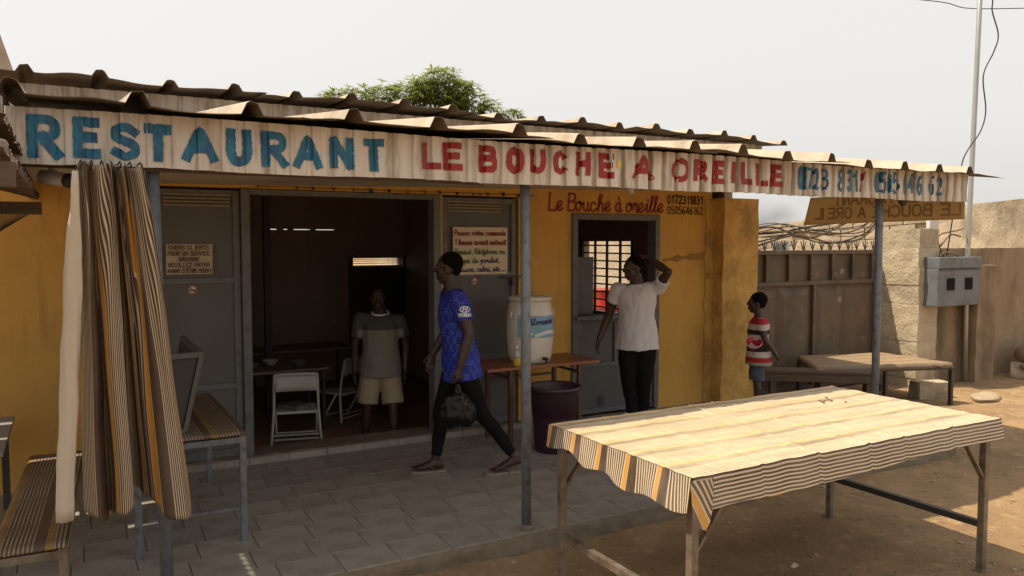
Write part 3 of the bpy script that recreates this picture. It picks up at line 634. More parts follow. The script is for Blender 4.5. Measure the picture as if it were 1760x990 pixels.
notice('payment_notice', .63, .96, 1.505, 1.735, m_card, [
    ('CHERS CLIENTS', m_brownink, .02, .29, .188, .03, .0055, 0), ('POUR UN SERVICE', m_brownink, .015, .3, .143, .03, .0055, 0), ('ORDONNE', m_brownink, .09, .15, .1, .028, .0055, 0),
    ('VEUILLEZ PAYER', m_brownink, .015, .3, .056, .03, .0055, 0), ("AVANT D'ÊTRE SERVI", m_brownink, .01, .31, .012, .028, .0055, 0)], 'small beige notice in brown capitals on the left grey door', 6.416)
for x, z, lab in ((.815, 1.385, 'round no smoking sticker under the beige notice on the left door'), (3.23, 1.39, 'round no smoking sticker under the handwritten notice on the right door')):
    t = thing('no_smoking_sticker', lab, 'sticker', (x, 6.436, z), 0, 'no smoking stickers')
    y = 6.4355
    mb = MB(); mb.add([(x + .036 * math.cos(a * math.pi / 12), y, z + .036 * math.sin(a * math.pi / 12)) for a in range(24)], [tuple(range(24))]); mb.build('disc', m_paper, t)
    mb = MB(); ribbon(mb, [Vector((x + .031 * math.cos(a * math.pi / 12), z + .031 * math.sin(a * math.pi / 12), 0)) for a in range(25)], .007, lambda a, b, k: Vector((a, y - .0015, b)), 0, 0, False)
    ribbon(mb, [Vector((x - .022, z + .022, 0)), Vector((x + .022, z - .022, 0))], .006, lambda a, b, k: Vector((a, y - .002, b))); mb.build('ring', m_redw, t)
    mb = MB(); ribbon(mb, [Vector((x - .022, z - .004, 0)), Vector((x + .022, z - .004, 0))], .008, lambda a, b, k: Vector((a, y - .001, b))); mb.build('cigarette', m_blackp, t)

# star garland over the doorway
t = thing('star_garland', 'string of small coloured stars along the ochre beam above the doorway', 'garland', (2.6, 6.37, 2.2))
gxs = [1.3, 1.61, 1.74, 1.91, 2.08, 2.23, 2.39, 2.56, 2.72, 2.86, 3.03, 3.19, 3.26, 3.34, 3.5, 3.66, 3.8]
MB().tube([(x + d, 6.378, 2.192 - (.008 if d else 0)) for x in gxs for d in (0, .06)], .0025, 5).build('string', m_cable, t)
for i, x in enumerate(gxs):
    r = random.choice((.018, .022, .028)); z = 2.185 + random.uniform(-.006, .004); a0 = random.uniform(0, 1)
    P = [Vector((x + r * (1 if k % 2 == 0 else .45) * math.sin(a0 + k * math.pi / 5), 6.372, z + r * (1 if k % 2 == 0 else .45) * math.cos(a0 + k * math.pi / 5))) for k in range(10)]
    MB().add(P + [Vector((x, 6.364, z))], [(k, (k + 1) % 10, 10) for k in range(10)]).build('star', [m_tinsel, m_navy, m_blackp, m_bronze if False else m_brownink][i % 4], t)

# ------------------------------------------------------------------ hanging banner at the right end of the canopy
t = thing('hanging_banner', 'ochre cloth banner seen from behind with mirrored lettering under the right canopy end', 'banner', (6.66, 4.8, 1.93))
bx = lambda y, z: 6.66 + .012 * math.sin(y * 5) + .03 * (2.2 - z) * math.sin(y * 2)
mb = MB(); mb.grid(lambda u, v: Vector((bx(3.97 + 1.6 * u + .05 * u * (1 - v), 1.94 + .27 * v), 3.97 + 1.6 * u + .07 * u * (1 - v), 1.945 - .02 * u + (.26 + .02 * u) * v)), 40, 8); mb.build('cloth', m_banner, t, smooth=True, solid=.002)
for txt, z, wd, st in (('LE BOUCHE A OREILLE', 1.985, 1.72, 4.0), ('RESTAURANT', 2.115, 1.0, 4.3)):
    for sgn in (-1, 1):
        write(txt, 0, z, .1, .016, lambda x, y, k, s=st, g=sgn: Vector((bx(s + min(x, 1.52), y) + g * (.004 + .0004 * k), s + min(x, 1.52), y)), width=wd).build('lettering', m_bannertext, t)

# ------------------------------------------------------------------ curtain
t = thing('striped_curtain', 'brown, orange and cream striped curtain gathered beside the left canopy post', 'curtain', (.2, 3.82, .57))
# (x top, x bottom, depth, stripe coordinate)
CP = [(.03, .02, .0, .095), (.07, .075, -.03, .235), (.10, .108, -.02, .275), (.105, .125, .05, .30), (.09, .13, .06, .33), (.10, .145, -.02, .505), (.12, .175, -.065, .60), (.165, .215, -.05, .69),
      (.18, .222, .03, .73), (.16, .225, .07, .80), (.185, .25, .06, .93), (.2, .285, .02, 1.06), (.205, .297, -.01, 1.03), (.217, .337, -.055, .992), (.235, .385, -.075, .94), (.262, .415, -.065, .865), (.285, .44, -.04, .791), (.297, .455, -.01, .758)]
cpv = catmull([Vector((a, b, c)) for a, b, c, d in CP], 14); cpu = catmull([Vector((d, 0, 0)) for *_, d in CP], 14); NC = len(cpv) - 1
def curt(u, v):
    i = min(NC, round(u * NC)); p = cpv[i]; w = v ** .8; x = p.x * (1 - w) + p.y * w; y = 3.83 + p.z * (.8 + .75 * v) + .006 * math.sin(u * 70) * (1 - v) ** 3
    z = 2.08 - 1.5 * v - (.05 * math.sin(u * 9) * v)
    if u > .75: z -= .02 * v
    ph = u * 2 * math.pi * 11 + 2.2 * noise.noise(Vector((u * 5, v * 1.3, 8)))
    g = (1 - v) ** 1.5                                                    # tight pleats at the hooks loosen downwards
    y += (.016 * g + .006) * math.sin(ph) + .02 * v * noise.noise(Vector((u * 7, v * 2.2, 4)))
    x += (.007 * g + .004) * math.cos(ph * .5) + .014 * v * noise.noise(Vector((u * 5, v * 2.6, 0)))
    z += .012 * g * math.sin(ph * .5) - .025 * v ** 6 * noise.noise(Vector((u * 9, 0, 2)))
    return Vector((x, y, z))
mb = MB(); mb.grid(curt, NC, 90, lambda u, v: (cpu[min(NC, round(u * NC))].x + .03 * (1 - v) ** 2 * math.sin(u * 40 + 9 * v), v)); mb.build('cloth', m_curtain, t, smooth=True, solid=.0015)
mb = MB(); mb.rings([(Vector((.035 - .075 * k / 24 if k < 6 else .016 - .065 * (k - 6) / 18 + .002 * math.sin(k * .8), 3.81, 2.05 - 1.49 * k / 24)), Vector((.012 + .023 * min(1, k / 7) + .0015 * math.sin(k * 1.7), 0, 0)), Vector((0, .012 + .016 * min(1, k / 9), 0))) for k in range(25)], 40)
for k_, v in enumerate(mb.v): v.x += .006 * noise.noise(Vector((v.x * 60, v.y * 60, v.z * 2.2))); v.y += .006 * noise.noise(Vector((v.x * 50, v.y * 50 + 5, v.z * 3)))
mb.build('rolled_edge', m_cream, t, smooth=True)
for x in (.05, .09, .13, .165, .2, .24, .28): MB().tube([(x, 3.83, 2.06), (x + .008, 3.82, 2.085), (x + .004, 3.85, 2.1), (x, 3.98, 2.095)], .0035, 6).build('hook', m_darksteel, t)

# ------------------------------------------------------------------ tables and benches
def clothed_table(name, lab, cat, x0, x1, y0, y1, z, zg, hang, lw=.039, rz=0, group=None, topm=None, sidem=None, braces=True, legm=None, stripe_along='x'):
    t = thing(name, lab, cat, ((x0 + x1) / 2, (y0 + y1) / 2, zg), rz, group); legm = legm or m_steel
    ii = .05
    for a in (x0 + ii, x1 - ii):
        for b in (y0 + ii, y1 - ii):
            l = MB().box(a - lw / 2, a + lw / 2, b - lw / 2, b + lw / 2, zg, z - .03).build('leg', legm, t, bevel=.003)
            MB().box(a - lw * .8, a + lw * .8, b - lw * .8, b + lw * .8, zg - .005, zg + .008).build('foot_plate', legm, l)
    fr = MB()
    for b in (y0 + ii, y1 - ii): fr.bar((x0 + ii, b, z - .05), (x1 - ii, b, z - .05), lw * .9)
    for a in (x0 + ii, x1 - ii): fr.bar((a, y0 + ii, z - .052), (a, y1 - ii, z - .052), lw * .88)
    fr.build('top_frame', legm, t)
    MB().box(x0 + .012, x1 - .012, y0 + .012, y1 - .012, z - .028, z - .008).build('board', m_darkwood, t)
    if braces:
        for a in (x0 + ii, x1 - ii): MB().bar((a, y0 + ii, zg + .27), (a, y1 - ii, zg + .27), lw * .9).build('stretcher', legm if a < (x0 + x1) / 2 else m_darksteel, t)
        for a, s in ((x0 + ii, 1), (x1 - ii, -1)):
            for b in (y0 + ii, y1 - ii): MB().bar((a, b, z - .36), (a + s * .24, b, z - .06), .028, .012).build('brace', legm, t)
    return t
# big table in front
TX0, TX1, TY0, TY1, TZ = 2.22, 4.47, 2.42, 3.53, .775
t = clothed_table('long_table', 'long steel legged table under a worn striped oilcloth with sun glare in its colour in front of the porch', 'table', TX0, TX1, TY0, TY1, TZ, -.1, .12)
def topf(u, v):
    x = TX0 + (TX1 - TX0) * u; y = TY0 + (TY1 - TY0) * v
    cr = 0
    for k, (a, b, s) in enumerate(((.18, .05, 1), (.34, .1, 1.3), (.5, .02, 1.4), (.62, -.08, .9), (.8, .2, 1.1))): cr += .004 * s * math.exp(-((u - a - b * v) / .006) ** 2)
    h = .004 * noise.noise(Vector((x * 3, y * 3, 0))) + .0045 * abs(noise.noise(Vector((x * 5, y * 18, 2)))) + .003 * noise.noise(Vector((x * 11, y * 26, 6))) + cr
    return Vector((x, y, TZ + h))
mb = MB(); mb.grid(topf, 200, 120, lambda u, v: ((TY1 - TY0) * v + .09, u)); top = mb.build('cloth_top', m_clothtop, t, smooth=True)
def hangf(u, drop, a, b, n, seed, wav, cr=0):
    """hanging edge of cloth between corners a, b; n = outward"""
    def f(s, v):
        p = Vector(a).lerp(Vector(b), s); d = drop(s) * v
        o = (.006 + .02 * v + wav * v * math.sin(s * 26 + seed) + wav * .8 * v * noise.noise(Vector((s * 9, seed, v))))
        q = p + Vector(n) * o; e = topf((p.x - TX0) / (TX1 - TX0), (p.y - TY0) / (TY1 - TY0)).z
        q.z = e - d - .004 * math.sin(min(1, v * 4) * math.pi / 2); return q
    return f
dropF = lambda s: .118 + .016 * math.sin(s * 5 + .4) + .008 * noise.noise(Vector((s * 12, 1, 0)))
mb = MB(); mb.grid(hangf(0, dropF, (TX0, TY0, 0), (TX1, TY0, 0), (0, -1, 0), 1, .003), 220, 8, lambda s, v: (.222 * 3 + .212 - dropF(s) * v, s)); mb.build('cloth_hem', m_cloth, top, smooth=True)
dropL = lambda s: .125 + .028 * math.sin(s * 4.2 + .6) + .014 * math.sin(s * 21)
mb = MB(); mb.grid(hangf(0, dropL, (TX0, TY0, 0), (TX0, TY1, 0), (-1, 0, 0), 3, .009), 150, 8, lambda s, v: (TY0 * 0 + (TY1 - TY0) * s + .09 + .01 * v * math.sin(s * 30), v)); mb.build('cloth_hem', m_cloth, top, smooth=True)
mb = MB(); mb.grid(hangf(0, lambda s: .09 + .02 * math.sin(s * 7), (TX1, TY0, 0), (TX1, TY1, 0), (1, 0, 0), 5, .008), 90, 6, lambda s, v: ((TY1 - TY0) * s + .09, v)); mb.build('cloth_hem', m_cloth, top, smooth=True)
mb = MB(); mb.grid(hangf(0, lambda s: .07 + .02 * math.sin(s * 9), (TX0, TY1, 0), (TX1, TY1, 0), (0, 1, 0), 6, .005), 120, 4, lambda s, v: (1.2 + .08 * v, s)); mb.build('cloth_hem', m_cloth, top, smooth=True)
# corner flap of the cloth, folded down over the near leg
mb = MB()
def flap(u, v): w = .085 * (1 - v * .75); return Vector((TX0 + .012 - .055 * (1 - u) * (1 - v * .15) + .075 * u - .02 * u * v, TY0 - .035 - .02 * math.sin(u * 3.1) - .012 * v, TZ + .003 - .012 * v - .19 * v * (1 - .9 * (u - .4) ** 2)))
mb.grid(flap, 12, 14, lambda u, v: (.09 + .08 * u - .07 * v, v)); mb.build('cloth_corner', m_cloth, top, smooth=True)
for i in range(9):   # dry crumbs on the cloth
    a = random.gauss(4.02, .06); b = random.gauss(3.2, .035)
    o = MB().ball((0, 0, 0), (random.uniform(.008, .022), random.uniform(.005, .012), .004), n=6).build('dry_leaf', m_brownink, None)
    o.location = (a, b, TZ + .008); o.rotation_euler = (0, 0, random.uniform(0, 3)); tag(o, 'small dark dry leaf scrap lying on the striped cloth of the long table', 'leaf', 'dry scraps on the long table')
# bench on the left and low table behind the curtain
def bench(name, lab, cat, c, L, Wd, z, zg, rz, topmat, legm, group=None, under=None, slat=None, cross=True):
    t = thing(name, lab, cat, (c[0], c[1], zg), rz, group); zz = z - zg
    for a in (-1, 1):
        for b in (-1, 1): MB().box(a * (Wd / 2 - .02) - .018, a * (Wd / 2 - .02) + .018, b * (L / 2 - .03) - .018, b * (L / 2 - .03) + .018, 0, zz - .02).build('leg', legm, t, local=True, bevel=.002)
    fr = MB()
    for a in (-1, 1): fr.bar((a * (Wd / 2 - .02), -L / 2 + .03, zz - .045), (a * (Wd / 2 - .02), L / 2 - .03, zz - .045), .035)
    for b in (-1, 1): fr.bar((-Wd / 2 + .02, b * (L / 2 - .03), zz - .046), (Wd / 2 - .02, b * (L / 2 - .03), zz - .046), .034)
    fr.build('seat_frame', legm, t, local=True)
    if cross: MB().bar((-Wd / 2 + .02, -L / 2 + .03, .2), (Wd / 2 - .02, -L / 2 + .03, .2), .014).build('stretcher', legm, t, local=True)
    def tf(u, v):
        x = (u - .5) * Wd; y = (v - .5) * L; e = min(u, 1 - u, v * L / Wd, (1 - v) * L / Wd)
        return Vector((x, y, zz + .004 * noise.noise(Vector((x * 6, y * 6, c[0]))) - (.012 if e < .02 else 0)))
    mb = MB(); mb.grid(tf, 24, 40, lambda u, v: (u * Wd + .04, v)); mb.build('seat_cover', topmat, t, local=True, smooth=True, solid=.012)
    return t
bench('covered_bench', 'narrow bench with dark striped cover in the left foreground under the curtain', 'bench', (-.14, 4.7), 1.72, .29, .45, 0, R(-3), m_bench, m_steel)
bench('low_table', 'low metal table with worn striped cover in front of the left grey door', 'table', (.57, 5.36), 1.36, .6, .65, 0, 0, m_bench, m_post)
# display trough standing on the low table
t = thing('display_box', 'dark open topped box standing on end of the low table behind the curtain', 'box', (.52, 5.2, .66))
mb = MB()
for x0, x1, y0, y1, z0, z1 in ((.36, .375, 4.8, 5.7, .662, 1.09), (.36, .56, 4.8, 5.7, .662, .675)): mb.box(x0, x1, y0, y1, z0, z1)
mb.add([(.54, 4.8, .675), (.64, 4.8, 1.1), (.655, 4.8, 1.1), (.555, 4.8, .675), (.54, 5.7, .675), (.64, 5.7, 1.1), (.655, 5.7, 1.1), (.555, 5.7, .675)], [(0, 1, 2, 3), (4, 7, 6, 5), (0, 4, 5, 1), (1, 5, 6, 2), (2, 6, 7, 3), (3, 7, 4, 0)])
mb.add([(.376, 4.8, .675), (.535, 4.8, .675), (.625, 4.8, 1.085), (.376, 4.8, 1.085)], [(0, 1, 2, 3)]); mb.build('shell', m_dkgrey, t)
MB().bar((.36, 4.795, 1.1), (.65, 4.795, 1.105), .03).bar((.37, 4.8, 1.1), (.37, 5.7, 1.1), .026).bar((.65, 4.795, 1.105), (.65, 5.7, 1.105), .026).bar((.36, 4.795, .67), (.55, 4.795, .67), .028).bar((.55, 4.795, .67), (.645, 4.795, 1.09), .024).build('rim', m_grey, t)
# grey table end at the far left
t = thing('plank_table', 'grey topped table end at the left edge beside the ochre wall', 'table', (-.75, 5.6, 0))
for i in range(4): MB().box(-1.1 + i * .19, -1.1 + i * .19 + .185, 5.06, 6.1, .575, .6).build('plank', m_greytable, t, bevel=.004)
for x in (-1.05, -.4):
    for y in (5.12, 6.04): MB().box(x - .02, x + .02, y - .02, y + .02, 0, .574).build('leg', m_darksteel, t)
# right background: cloth covered table, wooden bench
t = thing('low_table', 'low table with frayed striped cloth beyond the right canopy post', 'table', (7.95, 5.8, -.1))
Q = [(7.16, 6.06), (8.2, 5.3), (8.74, 5.24), (8.45, 6.36)]
def quadpt(u, v):
    a = Vector((7.05, 5.78, 0)).lerp(Vector((8.72, 5.22, 0)), u); b = Vector((7.6, 6.5, 0)).lerp(Vector((8.75, 6.2, 0)), u); return a.lerp(b, v)
def ft(u, v):
    p = quadpt(u, v); e = min(u, 1 - u, v, 1 - v); return Vector((p.x, p.y, .385 + .007 * noise.noise(p * 5) - (.055 + .02 * noise.noise(p * 9) if e < .004 else 0)))
mb = MB(); mb.grid(ft, 60, 30, lambda u, v: (v * .9, u)); mb.build('cloth', stripes('striped_cloth_brown', .7, (.27, .19, .115), .222, .6, .4, 13), t, smooth=True, solid=.004)
fr = MB()
for (a, b), (c, d) in zip(((.02, .03), (.98, .03), (.98, .97), (.02, .97)), ((.98, .03), (.98, .97), (.02, .97), (.02, .03))):
    p = quadpt(a, b); q = quadpt(c, d); fr.bar((p.x, p.y, .33), (q.x, q.y, .33), .04)
    MB().box(p.x - .02, p.x + .02, p.y - .02, p.y + .02, -.12, .31).build('leg', m_darksteel, t)
p = quadpt(.5, .03); MB().box(p.x - .02, p.x + .02, p.y - .02, p.y + .02, -.12, .31).build('leg', m_darksteel, t); fr.build('frame', m_darksteel, t)
t = thing('plank_bench', 'dark weathered plank bench in front of the brown gate', 'bench', (7.15, 5.8, -.1), R(-38))
for i in range(2): MB().box(-.62, .62, -.13 + i * .135, -.005 + i * .135, .42, .45).build('plank', m_darkwood, t, local=True, bevel=.004)
MB().box(-.6, .6, -.11, -.085, .33, .415).build('apron', m_darkwood, t, local=True)
for x in (-.5, .02, .5): MB().box(x - .03, x + .03, -.08, .08, 0, .415).build('leg', m_darkwood, t, local=True)

# wooden table with barrel, bottle, bin
t = thing('wooden_table', 'varnished wooden side table carrying the water barrel', 'table', (3.53, 5.93, 0))
MB().box(2.97, 4.1, 5.68, 6.22, .675, .7).build('table_top', m_wood, t, bevel=.004)
for x in (3.22, 3.92):
    for y in (5.74, 6.16): MB().bar((x, y, 0), (x, y, .674), .034).build('leg', m_leg, t)
MB().bar((3.22, 6.16, .53), (3.92, 6.16, .53), .02, .02).bar((3.22, 5.74, .6), (3.22, 6.16, .6), .02).bar((3.92, 5.74, .6), (3.92, 6.16, .6), .02).build('stretcher', m_leg, t)
BC = (3.53, 5.94)
t = thing('water_barrel', 'cream plastic water barrel with blue label standing on the wooden table', 'barrel', (BC[0], BC[1], .7))
MB().lathe([(.15, .7), (.18, .705), (.192, .76), (.205, .9), (.208, 1.02), (.2, 1.14), (.182, 1.22), (.172, 1.235)], (BC[0], BC[1], 0), 40).build('body', m_barrel, t, smooth=True)
MB().lathe([(.17, 1.236), (.186, 1.238), (.19, 1.25), (.19, 1.268), (.18, 1.275), (.05, 1.277)], (BC[0], BC[1], 0), 40).build('lid', m_barrel, t, smooth=True)
lr = lambda a, z, e=.002: Vector((BC[0] + (.2085 - (z - 1.0) ** 2 * .5 + e) * math.cos(a), BC[1] + (.2085 - (z - 1.0) ** 2 * .5 + e) * math.sin(a), z))
a0, a1 = R(-152), R(-42)
lb = MB().grid(lambda u, v: lr(a0 + (a1 - a0) * u, .93 + .19 * v - .008 * u), 24, 8).build('label', m_label, t, smooth=True)
mb = MB(); ribbon(mb, [Vector((-1.9, .945, 0)), Vector((-1.3, .975, 0)), Vector((-.8, .965, 0))], .03, lambda x, y, k: lr(x, y, .004)); ribbon(mb, [Vector((-2.5, 1.0, 0)), Vector((-2, .96, 0))], .02, lambda x, y, k: lr(x, y, .004)); mb.build('label_swoosh', m_labelw, lb)
wt = write('chloramine', 0, 1.035, .055, .008, lambda x, y, k: lr(R(-128) + x / .21, y + x * .06, .0045), width=.27, gap=.8); wt.build('label_text', m_navy, lb)
for a in (R(-165), R(-5)):
    c = Vector((BC[0] + .2 * math.cos(a), BC[1] + .2 * math.sin(a), 1.12)); d = Vector((math.cos(a), math.sin(a), 0))
    MB().tube([c + Vector((0, 0, .04)), c + d * .03 + Vector((0, 0, .03)), c + d * .035 - Vector((0, 0, .02)), c - Vector((0, 0, .035))], .006, 8).build('handle', m_barrel, t, smooth=True)
MB().tube([(BC[0] + .02, BC[1] - .2, .745), (BC[0] + .02, BC[1] - .255, .745)], .016, 10).tube([(BC[0] + .02, BC[1] - .24, .75), (BC[0] + .02, BC[1] - .24, .71)], .009, 8).build('tap', m_darksteel, t, smooth=True)
t = thing('soap_bottle', 'small clear bottle of yellow soap beside the barrel', 'bottle', (3.28, 5.74, .7))
MB().lathe([(.03, .701), (.034, .71), (.034, .76), (.03, .775)], (3.28, 5.74, 0), 16).build('liquid', m_soap, t, smooth=True)
MB().lathe([(.0345, .776), (.034, .79), (.014, .83), (.013, .845)], (3.28, 5.74, 0), 16).build('neck', m_clear, t, smooth=True)
MB().lathe([(.014, .846), (.014, .866), (.006, .87), (.005, .88)], (3.28, 5.74, 0), 12).build('cap', m_white, t, smooth=True)
t = thing('purple_bin', 'dark purple plastic bin on the tiles under the wooden table', 'bin', (3.52, 5.52, 0))
MB().lathe([(.15, .0), (.165, .01), (.2, .5), (.205, .515), (.222, .518), (.226, .53), (.226, .548), (.216, .553), (.205, .54), (.19, .3)], (3.52, 5.52, 0), 40).build('tub', m_bin, t, smooth=True)

# ------------------------------------------------------------------ inside the dining room
t = thing('folding_chair', 'white metal folding chair with floral seat pad just inside the doorway', 'chair', (1.78, 7.2, FZ), R(-14))
def fc(mb, pts): mb.tube(catmull([Vector(p) for p in pts], 5), .013, 10)
mb = MB(); fc(mb, [(-.235, -.06, 0), (-.2, .0, .4), (-.19, -.05, .72), (-.165, -.055, .765), (0, -.056, .77), (.165, -.055, .765), (.19, -.05, .72), (.2, 0, .4), (.235, -.06, 0)]); mb.build('front_frame', m_whitemetal, t, local=True, smooth=True)
for s in (-1, 1): MB().tube([(s * .185, .34, 0), (s * .185, .06, .42)], .011, 10).build('rear_leg', m_whitemetal, t, local=True, smooth=True)
MB().grid(lambda u, v: Vector((-.185 + .37 * u, -.052 + .02 * math.sin(u * math.pi), .61 + .145 * v)), 12, 3).build('back_panel', m_whitemetal, t, local=True, smooth=True, solid=.008)
MB().box(-.18, .18, -.02, .34, .395, .42).build('seat', m_whitemetal, t, local=True, bevel=.006)
MB().rings([((0, .16, z), (.17 * k, 0, 0), (0, .17 * k, 0)) for z, k in ((.421, .98), (.44, 1.03), (.455, .96), (.46, .7))], 4).build('seat_pad', m_floral, t, local=True)
for z, y in ((.2, -.01), (.16, -.013)): MB().tube([(-.2, y, z), (.2, y, z)], .008, 8).build('stretcher', m_whitemetal, t, local=True)
MB().tube([(-.185, .22, .17), (.185, .22, .17)], .008, 8).build('stretcher', m_whitemetal, t, local=True)
t2 = copytree(t); t2.location = (2.55, 7.9, FZ); t2.rotation_euler = (0, 0, R(30)); t2['label'] = 'second white folding chair deeper in the dark room beside the table'
def dtable(x0, x1, y0, y1, lab):
    t = thing('dining_table', lab, 'table', ((x0 + x1) / 2, (y0 + y1) / 2, FZ), 0, 'dining tables')
    MB().box(x0, x1, y0, y1, .50, .525).build('table_top', M('dining_top', (.22, .16, .11), .5, amt=.5), t, bevel=.004)
    for x in (x0 + .05, x1 - .05):
        for y in (y0 + .05, y1 - .05): MB().bar((x, y, FZ), (x, y, .5), .03).build('leg', m_darksteel, t)
dtable(1.28, 2.2, 7.55, 8.2, 'dining table behind the white folding chair'); dtable(1.7, 2.9, 8.9, 9.5, 'dining table against the back of the dark room')
for x, y, z1, lab in ((1.42, 7.15, 2.1, 'short red tinsel hanging at the left of the dark doorway'), (1.93, 7.25, 2.08, 'long red tinsel strand hanging in the middle of the dark room')):
    zl = 1.82 if x < 1.6 else 1.45; mb = MB()
    for i in range(260):
        z = random.uniform(zl, z1); a = random.uniform(0, 6.28); l = random.uniform(.012, .035); p = Vector((x + .012 * math.sin(z * 20), y, z)); d = Vector((math.cos(a), math.sin(a), random.uniform(-.5, .3))) * l
        w = Vector((-math.sin(a), math.cos(a), 0)) * .002; mb.add([p - w, p + w, p + d + w, p + d - w], [(0, 1, 2, 3)])
    mb.tube([(x, y, zl), (x, y, 2.36)], .002, 4); tag(mb.build('tinsel_garland', m_tinsel), lab, 'garland', 'tinsel garlands')
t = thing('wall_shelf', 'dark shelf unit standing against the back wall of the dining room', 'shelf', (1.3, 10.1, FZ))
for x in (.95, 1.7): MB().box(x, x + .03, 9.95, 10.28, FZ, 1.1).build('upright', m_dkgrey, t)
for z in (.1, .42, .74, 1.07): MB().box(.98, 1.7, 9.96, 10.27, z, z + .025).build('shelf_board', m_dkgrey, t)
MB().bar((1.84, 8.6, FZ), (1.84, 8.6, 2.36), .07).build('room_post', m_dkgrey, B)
for i, (x, y) in enumerate(((1.5, 7.8), (1.72, 7.95), (1.95, 7.75))):
    t = thing('table_bowl', ('left', 'middle', 'right')[i] + ' pale bowl on the dining table in the dark room', 'bowl', (x, y, .525), 0, 'bowls on the dining table')
    MB().lathe([(.03, .526), (.04, .53), (.075, .575), (.08, .58), (.074, .576), (.03, .54)], (x, y, 0), 18).build('bowl_shell', (m_floral, m_whitemetal, m_floral)[i], t, smooth=True)
# ------------------------------------------------------------------ neighbour's awning and wall, left
t = thing('rusty_awning', 'rusty corrugated awning jutting in at the upper left edge', 'awning', (-1.6, 4.8, 1.9))
def aw(y0, y1, zo, x1):
    mb = MB(); ny = int((y1 - y0) / .0125); nu = 30
    mb.grid(lambda u, v: Vector((-3.4 + (x1 + 3.4) * u + (.012 * noise.noise(Vector((v * 90, 0, 0))) if u > .99 else 0), y0 + (y1 - y0) * v, zo + .9 * (1 - u) * .95 + .016 * math.sin((y0 + (y1 - y0) * v) * 2 * math.pi / .076) - .003 * noise.noise(Vector((u * 9, v * 9, 0))))), nu, ny)
    return mb.build('corrugated_sheet', m_rust, t, solid=.002)
aw(2.2, 4.56, 1.975, -.125); aw(2.9, 4.3, 2.13, -.16)
aw(4.58, 5.945, 2.42, -.42); aw(5.985, 6.36, 2.42, -.42)  # unseen rear sheets added to shade the porch; slit passes a sun strip
for y in (2.3, 4.52): MB().box(-3.4, -.11, y - .025, y + .025, 1.885, 1.945).build('rafter', m_darkwood, t)
MB().box(-.42, -.37, 2.21, 4.55, 1.95, 2.0).build('purlin', m_darkwood, t); MB().box(-3.35, -.45, 6.2, 6.25, 2.2, 2.38).build('rafter', m_darkwood, t)
MB().box(-3.4, -3.33, 2.4, 2.47, -.1, 2.6).build('prop', m_darkwood, t); MB().box(-3.4, -3.33, 6.2, 6.27, -.1, 2.6).build('prop', m_darkwood, t)
mb = MB()
def nt(u, v): return Vector((-.66 + .5 * u - .16 * v * u, 4.4 + .04 * math.sin(u * 5 + v * 3), 1.88 - .42 * v * (1.25 - u)))
N_ = 34
for i in range(N_ + 1):
    for a, b in ((lambda s: nt(i / N_, s), 0), (lambda s: nt(s, i / N_), 1)):
        mb.tube([a(s / 14) for s in range(15)], .0016, 3)
mb_o = mb.build('shade_net', m_net); tag(mb_o, 'brown mesh net hanging below the rusty awning', 'net')
t = thing('security_camera', 'small white security camera under the canopy left corner', 'camera', (.02, 4.25, 2.1))
MB().tube([(-.06, 4.3, 2.2), (-.05, 4.28, 2.06)], .022, 12).build('bracket', m_whitemetal, t, smooth=True)
MB().tube([(-.1, 4.28, 2.055), (.0, 4.2, 2.035)], .032, 14).build('housing', m_whitemetal, t, smooth=True)
MB().tube([(0, 4.2, 2.035), (.03, 4.176, 2.028)], .034, 14).build('lens_hood', m_dkgrey, t, smooth=True)
t = thing('neighbour_gable', 'tan sheet gable end of the house beyond the roof at far left', 'gable', (-1.4, 7.2, 2.6))
MB().add([(-2.6, 7.1, 2.5), (-.3, 7.1, 2.5), (-.3, 7.1, 2.95), (-.46, 7.1, 3.5), (-2.6, 7.1, 3.9), (-2.6, 7.9, 2.5), (-.3, 7.9, 2.5), (-.3, 7.9, 2.95), (-.46, 7.9, 3.5), (-2.6, 7.9, 3.9)],
   [(0, 1, 2, 3, 4), (5, 9, 8, 7, 6), (0, 5, 6, 1), (1, 6, 7, 2), (2, 7, 8, 3), (3, 8, 9, 4), (4, 9, 5, 0)]).build('gable_sheet', m_roof, t)

# ------------------------------------------------------------------ right side: gate, pillar, walls, meter
def rough(mb, name, mat, parent, amp=.012, cuts=14, f=6, smooth=False):
    me = mb.mesh(name); bm = bmesh.new(); bm.from_mesh(me); bmesh.ops.subdivide_edges(bm, edges=bm.edges, cuts=cuts, use_grid_fill=True)
    for v in bm.verts:
        q = v.co * f; v.co += Vector((noise.noise(q), noise.noise(q + Vector((5, 1, 0))), .5 * noise.noise(q + Vector((0, 7, 2))))) * amp
    r = parent
    while r is not None and r.parent: r = r.parent
    off = ROOT.get(r.name, Vector()) if r is not None else Vector()
    for v in bm.verts: v.co -= off
    bm.to_mesh(me); bm.free(); return put(me, name, mat, parent)
t = thing('metal_gate', 'brown double leaf sheet metal gate with spikes on top', 'gate', (8.0, 6.62, -.1))
X0, X1 = 6.7, 9.2
MB().box(X0, X1, 6.62, 6.635, -.1, 1.63).build('backing_sheet', m_gate, t)
for z, h in ((1.6, .05), (1.225, .05), (-.07, .06)): MB().box(X0, X1, 6.575, 6.619, z, z + h).build('rail', m_gate, t, bevel=.004)
for i in range(7): x = X0 + .05 + i * .385; MB().box(x, x + .04, 6.572, 6.618, 1.276, 1.599).build('stile', m_gate, t, bevel=.003)
for x in (X0 + .01, 7.96, X1 - .05): MB().box(x, x + .045, 6.57, 6.618, -.009, 1.224).build('stile', m_gate, t, bevel=.003)
